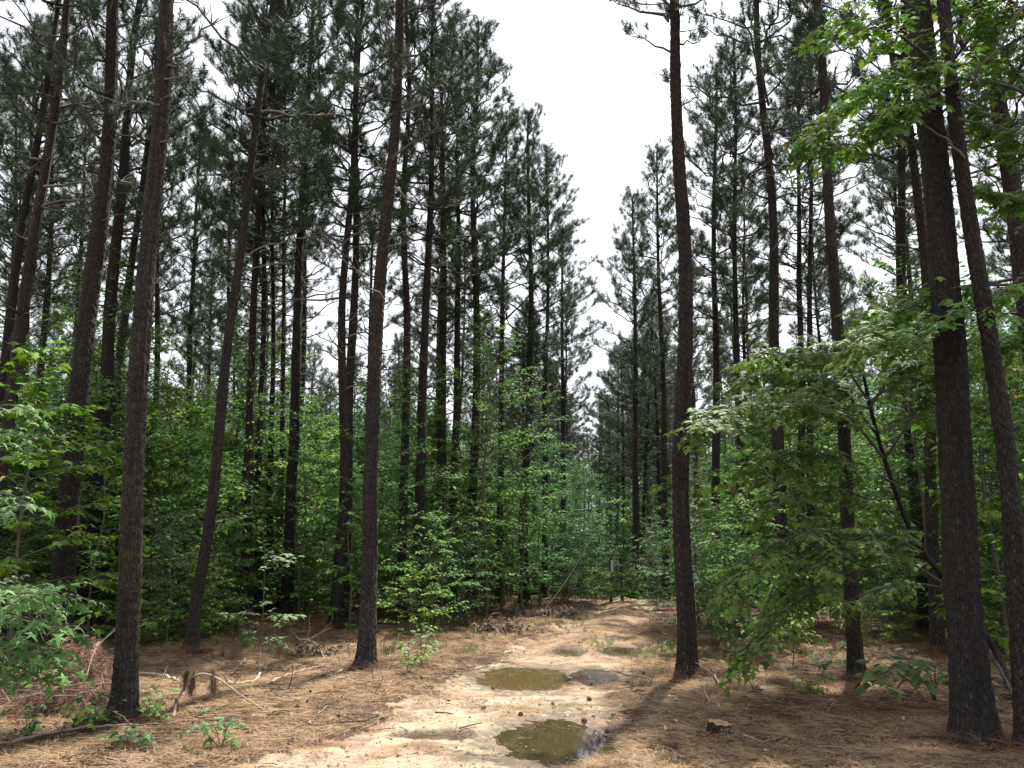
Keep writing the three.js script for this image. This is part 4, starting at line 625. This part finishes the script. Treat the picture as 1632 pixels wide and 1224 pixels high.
{ // cut stump
  const base = onGround(1146, 1168), g = thing('tree_stump', 'low sawn stump with a pale yellow top on the straw right of the track', 'stump', base), b = new Buf(), R = .095, H = .075, pts = []; for (let k = 0; k <= 8; k++) pts.push(V(0, -.05 + k / 8 * (H + .05), 0));
  b.tube(pts, (t) => R * (1.12 - .12 * t + .35 * Math.exp(-t * 6)), 28, [.8, .55, .5], (c, s, l) => .006 * n3(c * 4, l * 12, s * 4) + .004 * n3(c * 9, l * 9, s * 9)); part(g, 'bark', b.geo(true), M.bark);
  const t = new Buf(), N = 40; for (let ring = 0; ring <= 7; ring++) for (let i = 0; i <= N; i++) { const a = i / N * 6.283, rr = R * .97 * ring / 7, k = ring % 2 ? .8 : 1; t.vert(Math.cos(a) * rr, H + .004 + .012 * n2(Math.cos(a) * 1.5 + rr * 9, Math.sin(a) * 1.5), Math.sin(a) * rr, 0, 1, 0, 0, 0, [.3 * k, .21 * k, .11 * k]); }
  for (let ring = 0; ring < 7; ring++) for (let i = 0; i < N; i++) { const a = ring * (N + 1) + i, c = a + N + 1; t.i.push(a, a + 1, c, a + 1, c + 1, c); } part(g, 'cut_face', t.geo(true), M.limb);
  const m = new Buf(), r = RNG(9); for (let k = 0; k < 40; k++) { const a = 1.57 + (r() - .5) * 1.1, p = V(Math.cos(a) * R * 1.1, H * (.3 + .7 * r()), Math.sin(a) * R * 1.1); m.shape(LEAF.simple, place(p, V(Math.cos(a), -.6, Math.sin(a)), V(Math.cos(a), .4, Math.sin(a)), .012 + .012 * r()), [.12, .14, .06]); } part(g, 'moss', m.geo(), M.dead, 'stuff'); g.rotation.set(.1, .4, -.12);
}
{ // pine cones
  const cone = new Buf(), r = RNG(15), L = .085;
  cone.tube([V(0, 0, 0), V(0, L * .5, 0), V(0, L, 0)], (t) => .012 + .012 * Math.sin(Math.PI * t), 6, [.05, .035, .025]);
  for (let k = 0; k < 46; k++) { const t = (k + .5) / 46, a = k * 2.4, R = .031 * Math.sin(Math.PI * (.12 + .8 * t)) + .006, y = t * L, o = V(Math.cos(a), .35, Math.sin(a)), p = V(Math.cos(a) * .008, y, Math.sin(a) * .008), s = V(-Math.sin(a), 0, Math.cos(a)).multiplyScalar(.009), e = p.clone().addScaledVector(o, R), c = .8 + .5 * r(); cone.tri(p, e.clone().add(s), e.clone().sub(s), [.1 * c, .062 * c, .04 * c]); cone.tri(e.clone().add(s), e.clone().addScaledVector(o, .007).add(V(0, -.004, 0)), e.clone().sub(s), [.16 * c, .1 * c, .06 * c]); }
  const geo = cone.geo(); const put = (p, label, group) => { const m = solo('pine_cone', geo, M.dead, label, 'pine cone', group); m.position.copy(p).add(V(0, .014, 0)); m.rotation.set(1.57 + (r() - .5) * .5, r() * 6.28, 0, 'YXZ'); m.scale.setScalar(.42 + .2 * r()); };
  for (const [x, y, l] of [[790, 1101, 'pine cone on sand at the near shore of the long brown puddle'], [943, 1117, 'pine cone on the sand between the large and the small grey puddle'], [767, 1131, 'lone pine cone on the sand left of the large puddle'], [878, 1124, 'pine cone on sand midway between the large and long puddles'], [980, 1089, 'pine cone right of the small grey puddle'], [1000, 1092, 'pine cone farther right of the small grey puddle'], [939, 1093, 'pine cone at the near shore of the small grey puddle'], [934, 1152, 'pine cone floating at the far shore of the large puddle'], [970, 1170, 'pine cone in the mud right of the large puddle'], [1020, 1165, 'pine cone on dark straw right of the large puddle'], [1002, 1138, 'pine cone above right of the large puddle'], [831, 1140, 'pine cone on the sand above the large puddle'], [674, 1082, 'dark pine cone right of the dark stick by the seedling'], [540, 1144, 'dark pine cone at the left rim of the track'], [609, 1153, 'pine cone above the shallow narrow puddle'], [656, 1098, 'pine cone near the left rim of the sand'], [1059, 1100, 'left one of two pine cones below the lone trackside pine'], [1069, 1101, 'right one of two pine cones below the lone trackside pine']]) put(onGround(x, y), l);
  const near = [['cut stump', onGround(1146, 1168)], ['lone trackside pine', onGround(1097, 1077)], ['nearest left pine', onGround(197, 1150)], ['thick trackside pine', onGround(583, 1066)], ['arched dead branch', onGround(330, 1135)], ['bright bare stick', onGround(487, 1140)], ['low leafy sprig', onGround(1470, 1110)], ['thickest trunk', onGround(1558, 1186)], ['crooked pale branch', onGround(1150, 1095)], ['dark stick at the left rim', onGround(595, 1107)], ['thin lone seedling', onGround(353, 1195)]], heap = near.map(() => []);
  for (let k = 0; k < 40; k++) { const d = 6.6 + 7 * r(), x = trackX(d) + (r() - .5) * 9; if (puddleAt(x, -d)[0] < 1.2 || Math.abs(x - trackX(d)) < 1) continue; const p = drop(x, -d); let b = 0; near.forEach(([, q], i) => { if (q.distanceTo(p) < near[b][1].distanceTo(p)) b = i; }); heap[b].push(p); }
  heap.forEach((l, b) => l.sort((p, q) => p.distanceTo(near[b][1]) - q.distanceTo(near[b][1])).forEach((p, i) => put(p, `pine cone on straw, ${ordinal(i)} closest to the ${near[b][0]}`, 'pine cones scattered on the pine straw')));
}
{ // old wooden stand at the end of the track
  const p = at(983, 960, 22.3), base = drop(p.x, p.z), g = thing('wooden_stand', 'small dark roofed wooden stand at the far end of the track', 'hunting stand', base), W = .3, Hh = 1.12;
  const bar = (nm, a, b, r, col) => { const q = new Buf(); q.tube([a, b], [r, r], 4, col); return part(g, nm, q.geo(), M.limb); };
  for (const [x, z] of [[-1, -1], [1, -1], [-1, 1], [1, 1]]) bar('leg', V(x * W * .5, -.3, z * W * .5), V(x * W * .46, Hh, z * W * .46), .024, [.07, .06, .05]);
  for (const y of [.32, .62, .9]) for (const s of [-1, 1]) { bar('rail', V(-W * .5, y, s * W * .5), V(W * .5, y, s * W * .5), .014, [.09, .075, .06]); bar('rail', V(s * W * .5, y, -W * .5), V(s * W * .5, y, W * .5), .014, [.09, .075, .06]); }
  const box = (nm, w, h, d, x, y, z, col) => { const q = part(g, nm, new THREE.BoxGeometry(w, h, d), std({ color: new THREE.Color(...col) })); q.position.set(x, y, z); return q; };
  for (let k = 0; k < 5; k++) box('roof_plank', .36, .03, .075, 0, Hh + .05 + .006 * (k % 2), (k - 2) * .08, [.02, .018, .018]);
  for (let k = 0; k < 4; k++) box('floor_plank', W, .03, .07, 0, .64 + .003 * (k % 2), (k - 1.5) * .075, [.06, .05, .04]);
  box('notice', .06, .3, .01, -W * .5 + .02, .92, W * .5 + .05, [.5, .52, .55]);
}

// ---------------------------------------------------------------- litter: needles, scraps of leaf and bark, grass, clods
function scatter(name, label, geo, mat, n, seed, pick, tint) {
  const im = new THREE.InstancedMesh(geo, mat, n), r = RNG(seed), q = new THREE.Quaternion(), e = new THREE.Euler(), m = new THREE.Matrix4(), s = V(1, 1, 1); let k = 0;
  for (let t = 0; k < n && t < n * 30; t++) { const o = pick(r); if (!o) continue; e.set((r() - .5) * (o.tilt ?? .3), r() * 6.283, (r() - .5) * (o.tilt ?? .3)); q.setFromEuler(e); s.setScalar(o.s ?? .7 + .6 * r()); m.compose(drop(o.x, o.z, o.y ?? 0), q, s); im.setMatrixAt(k, m); im.setColorAt(k, new THREE.Color(...tint(r))); k++; }
  im.count = k; im.name = numbered(name); im.castShadow = im.receiveShadow = true; scene.add(im); return tag(im, label, null, null, 'stuff');
}
{
  const r = RNG(61), sg = new Buf(); for (let k = 0; k < 14; k++) { const p = V((r() - .5) * .2, .004 + .02 * r(), (r() - .5) * .2), a = r() * 6.28, l = .1 + .09 * r(), d = V(Math.cos(a), (r() - .4) * .22, Math.sin(a)), s = V(-Math.sin(a) * .0016, .0006, Math.cos(a) * .0016), e = p.clone().addScaledVector(d, l), c = .8 + .5 * r(); sg.tri(p.clone().add(s), p.clone().sub(s), e, [c, c, c]); }
  const onStraw = (lo, hi, spread, keep) => (q) => { const d = lo + (hi - lo) * q(), x = (q() * 2 - 1) * spread + trackX(d) * .3, off = Math.abs(x - trackX(d)), w = trackHalf(d); if (puddleAt(x, -d)[0] < 1.25) return null; if (off < w + .35 * n2(x, d) && q() > keep) return null; return { x, z: -d }; };
  scatter('pine_straw', 'fallen brown pine needles covering the forest floor', sg.geo(), M.dead, 36000, 62, onStraw(5.8, 17, 6.6, .05), (q) => { const k = .6 + .75 * q(), t = q(); return [.215 * k, (.122 + .03 * t) * k, (.06 + .028 * t) * k]; });
  const sc = new Buf(); sc.shape(LEAF.oval, place(V(0, .008, 0), V(1, .1, 0), V(0, 1, 0), .05), [1, 1, 1]);
  scatter('leaf_litter', 'dry leaf and bark scraps scattered over the needles', sc.geo(), M.dead, 9500, 63, (q) => { const o = onStraw(5.8, 18, 6.8, .12)(q); return o && { ...o, s: .35 + .75 * q() * q(), tilt: 1.5, y: .014 }; }, (q) => q() < .3 ? [.28, .215, .155] : q() < .6 ? [.04, .03, .023] : [.19, .095, .05]);
  const tw = new Buf(); tw.tube([V(-.07, .008, 0), V(0, .014, .008), V(.08, .008, -.006)], [.005, .0025], 5, [1, 1, 1]);
  scatter('twig_litter', 'short broken twigs scattered over the needles', tw.geo(true), M.dead, 1700, 64, (q) => { const o = onStraw(5.8, 16, 6.6, .1)(q); return o && { ...o, s: .5 + 1.2 * q(), tilt: .5 }; }, (q) => { const k = .5 + q(); return q() < .5 ? [.2 * k, .15 * k, .11 * k] : [.09 * k, .06 * k, .045 * k]; });
  const gb = new Buf(); for (let k = 0; k < 16; k++) { const a = r() * 6.28, b = V((r() - .5) * .07, 0, (r() - .5) * .07), h = .08 + .12 * r(), l = .05 + .06 * r(), s = V(-Math.sin(a) * .0025, 0, Math.cos(a) * .0025), m = b.clone().add(V(Math.cos(a) * l * .4, h * .7, Math.sin(a) * l * .4)), e = b.clone().add(V(Math.cos(a) * l, h, Math.sin(a) * l)), c = .8 + .4 * r(); gb.tri(b.clone().add(s), b.clone().sub(s), m.clone().add(s), [c, c, c]); gb.tri(b.clone().sub(s), m.clone().sub(s), m.clone().add(s), [c, c, c]); gb.tri(m.clone().add(s), m.clone().sub(s), e, [c, c, c]); }
  const spots = [[1062, 1052, .35, .5, 60], [1045, 1035, .3, .9, 60], [880, 1003, .45, .8, 70], [780, 1040, .35, .5, 45], [900, 992, .4, 1, 50], [1080, 1040, .3, .5, 40], [930, 985, .6, 1, 40], [945, 1022, .2, .8, 30]].map(([x, y, rx, rz, n]) => [onGround(x, y), rx, rz, n]);
  scatter('grass', 'sparse green grass tufts along the rims of the track', gb.geo(), M.leaf, 420, 65, (q) => { const [c, rx, rz] = spots[q() * spots.length | 0]; const a = q() * 6.28, k = Math.sqrt(q()); return { x: c.x + Math.cos(a) * rx * k * 1.5, z: c.z + Math.sin(a) * rz * k * 1.5, s: .2 + .65 * q() * q() }; }, (q) => { const k = .7 + .6 * q(); return q() < .3 ? [.3 * k, .26 * k, .12 * k] : [.16 * k, .22 * k, .07 * k]; });
  scatter('undergrowth', 'thin dry grass and weeds at the foot of the forest', gb.geo(), M.leaf, 1800, 67, (q) => { const d = 11 + 14 * q(), x = (q() * 2 - 1) * (d * .66), off = Math.abs(x - trackX(d)); if (off < trackHalf(d) + .5 || n2(x * .7, d * .7) < .1) return null; return { x, z: -d, s: .4 + .8 * q() }; }, (q) => { const k = .5 + .6 * q(); return q() < .75 ? [.22 * k, .16 * k, .08 * k] : [.08 * k, .14 * k, .05 * k]; });
  const dk = (q) => { const d = 6 + 13 * q(), x = trackX(d) + (q() * 2 - 1) * 1.3; if (puddleAt(x, -d)[0] < 1.02 || n2(x * 1.3 + 8, d * .9) < -.1 && q() > .25) return null; return { x, z: -d, s: .4 + .9 * q() * q(), tilt: .6 }; };
  scatter('track_litter', 'needles blown over the sandy track', sg.geo(), M.dead, 2400, 68, dk, (q) => { const k = .6 + .6 * q(); return [.22 * k, .13 * k, .07 * k]; });
  scatter('track_scraps', 'bark and leaf scraps lying on the sandy track', sc.geo(), M.dead, 1500, 69, dk, (q) => q() < .6 ? [.07, .05, .035] : [.26, .17, .1]);
  const br = new Buf(), bp = []; for (let k = 0; k <= 10; k++) bp.push(V(-.35 + .07 * k, .012 + .02 * Math.abs(n2(k * .4, 2)), .09 * n2(k * .22, 7))); br.tube(bp, [.007, .0025], 5, [1, 1, 1]); for (const [i, a, l] of [[3, .9, .14], [6, -1, .17], [8, .7, .09]]) br.tube([bp[i], bp[i].clone().add(V(Math.cos(a) * l, .03, Math.sin(a) * l))], [.004, .0015], 4, [1, 1, 1]);
  scatter('branch_litter', 'thin dead twigs and branchlets strewn over the pine straw', br.geo(true), M.dead, 330, 70, (q) => { const o = onStraw(6, 15, 6.8, .02)(q); return o && { ...o, s: .4 + 1.0 * q() * q(), tilt: .35, y: .005 }; }, (q) => { const k = .6 + .8 * q(); return q() < .55 ? [.23 * k, .17 * k, .125 * k] : [.075 * k, .052 * k, .04 * k]; });
  const feet = scene.children.filter((o) => o.name.startsWith('pine_tree') && o.position.length() < 18);
  scatter('bark_litter', 'needles and bark flakes heaped round the feet of the nearer pines', sg.geo(), M.dead, 2600, 73, (q) => { const f = feet[q() * feet.length | 0].position, a = q() * 6.283, k = .1 + .34 * q() * q(); return { x: f.x + Math.cos(a) * k, z: f.z + Math.sin(a) * k, y: .06 * (1 - k / .44), tilt: 1.1 }; }, (q) => { const k = .5 + .7 * q(); return [.17 * k, .095 * k, .055 * k]; });
  const flo = (q) => { const p = puddles[q() * puddles.length | 0], a = q() * 6.283, k = .55 + .75 * q(), x = p.c.x + Math.cos(a) * p.a * k, z = p.c.z + Math.sin(a) * p.b * k; return { x, z, y: Math.max(0, p.level - ground(x, z)) + .002, s: .2 + .45 * q(), tilt: .08 }; };
  scatter('floating_scraps', 'bits of bark, leaf and needle lying in and around the puddles', sc.geo(), M.dead, 420, 71, flo, (q) => q() < .7 ? [.06, .042, .03] : [.2, .14, .08]);
  scatter('shore_litter', 'dark wet needles caught along the shores of the puddles', sg.geo(), M.dead, 420, 72, (q) => { const o = flo(q); return { ...o, s: .35 + .5 * q() }; }, (q) => { const k = .5 + .6 * q(); return [.11 * k, .075 * k, .05 * k]; });
  const clod = new THREE.IcosahedronGeometry(.035, 1); { const p = clod.attributes.position; for (let i = 0; i < p.count; i++) { const v = V(p.getX(i), p.getY(i), p.getZ(i)), k = 1 + .35 * n3(v.x * 40, v.y * 40, v.z * 40); p.setXYZ(i, v.x * k, v.y * k * .7, v.z * k); } clod.computeVertexNormals(); clod.setAttribute('color', new THREE.Float32BufferAttribute(new Array(p.count * 3).fill(1), 3)); }
  scatter('mud_clods', 'crumbled grey mud clods along the rims of the track', clod, M.dead, 900, 66, (q) => { const d = 6 + 12 * q() * q(), sd = q() < .7 ? -1 : 1, x = trackX(d) + (q() < .3 ? (q() - .5) * 2.2 : sd * (trackHalf(d) * .97 + (q() - .5) * .6)); if (puddleAt(x, -d)[0] < 1.05) return null; return { x, z: -d, y: -.004, s: .2 + 1.1 * q() * q() * q() }; }, (q) => { const k = .7 + .5 * q(); return [.22 * k, .165 * k, .11 * k]; });
}

const renderer = new THREE.WebGLRenderer({ antialias: true });
renderer.toneMapping = THREE.LinearToneMapping; renderer.toneMappingExposure = EXPOSURE;
renderer.shadowMap.enabled = true; renderer.shadowMap.type = THREE.PCFSoftShadowMap;
renderer.setSize(1024, 768);
let tt = 0; scene.traverse((o) => { if (o.isMesh && !o.isInstancedMesh) tt += (o.geometry.index?.count ?? o.geometry.attributes.position.count) / 3; });
const uniq = new Set(); scene.traverse((o) => o.isMesh && uniq.add(o.geometry)); let ut = 0; uniq.forEach((g) => ut += (g.index?.count ?? g.attributes.position.count) / 3);
console.log('drawn tris', tt | 0, 'stored', ut | 0, 'pines', pineSpots.length, 'sapling tris', saplingKinds.map((g) => g.children[1].geometry.index.count / 3 | 0).join(), 'pine tris', pineKinds.map((k) => k.tris).join());
renderer.render(scene, camera);
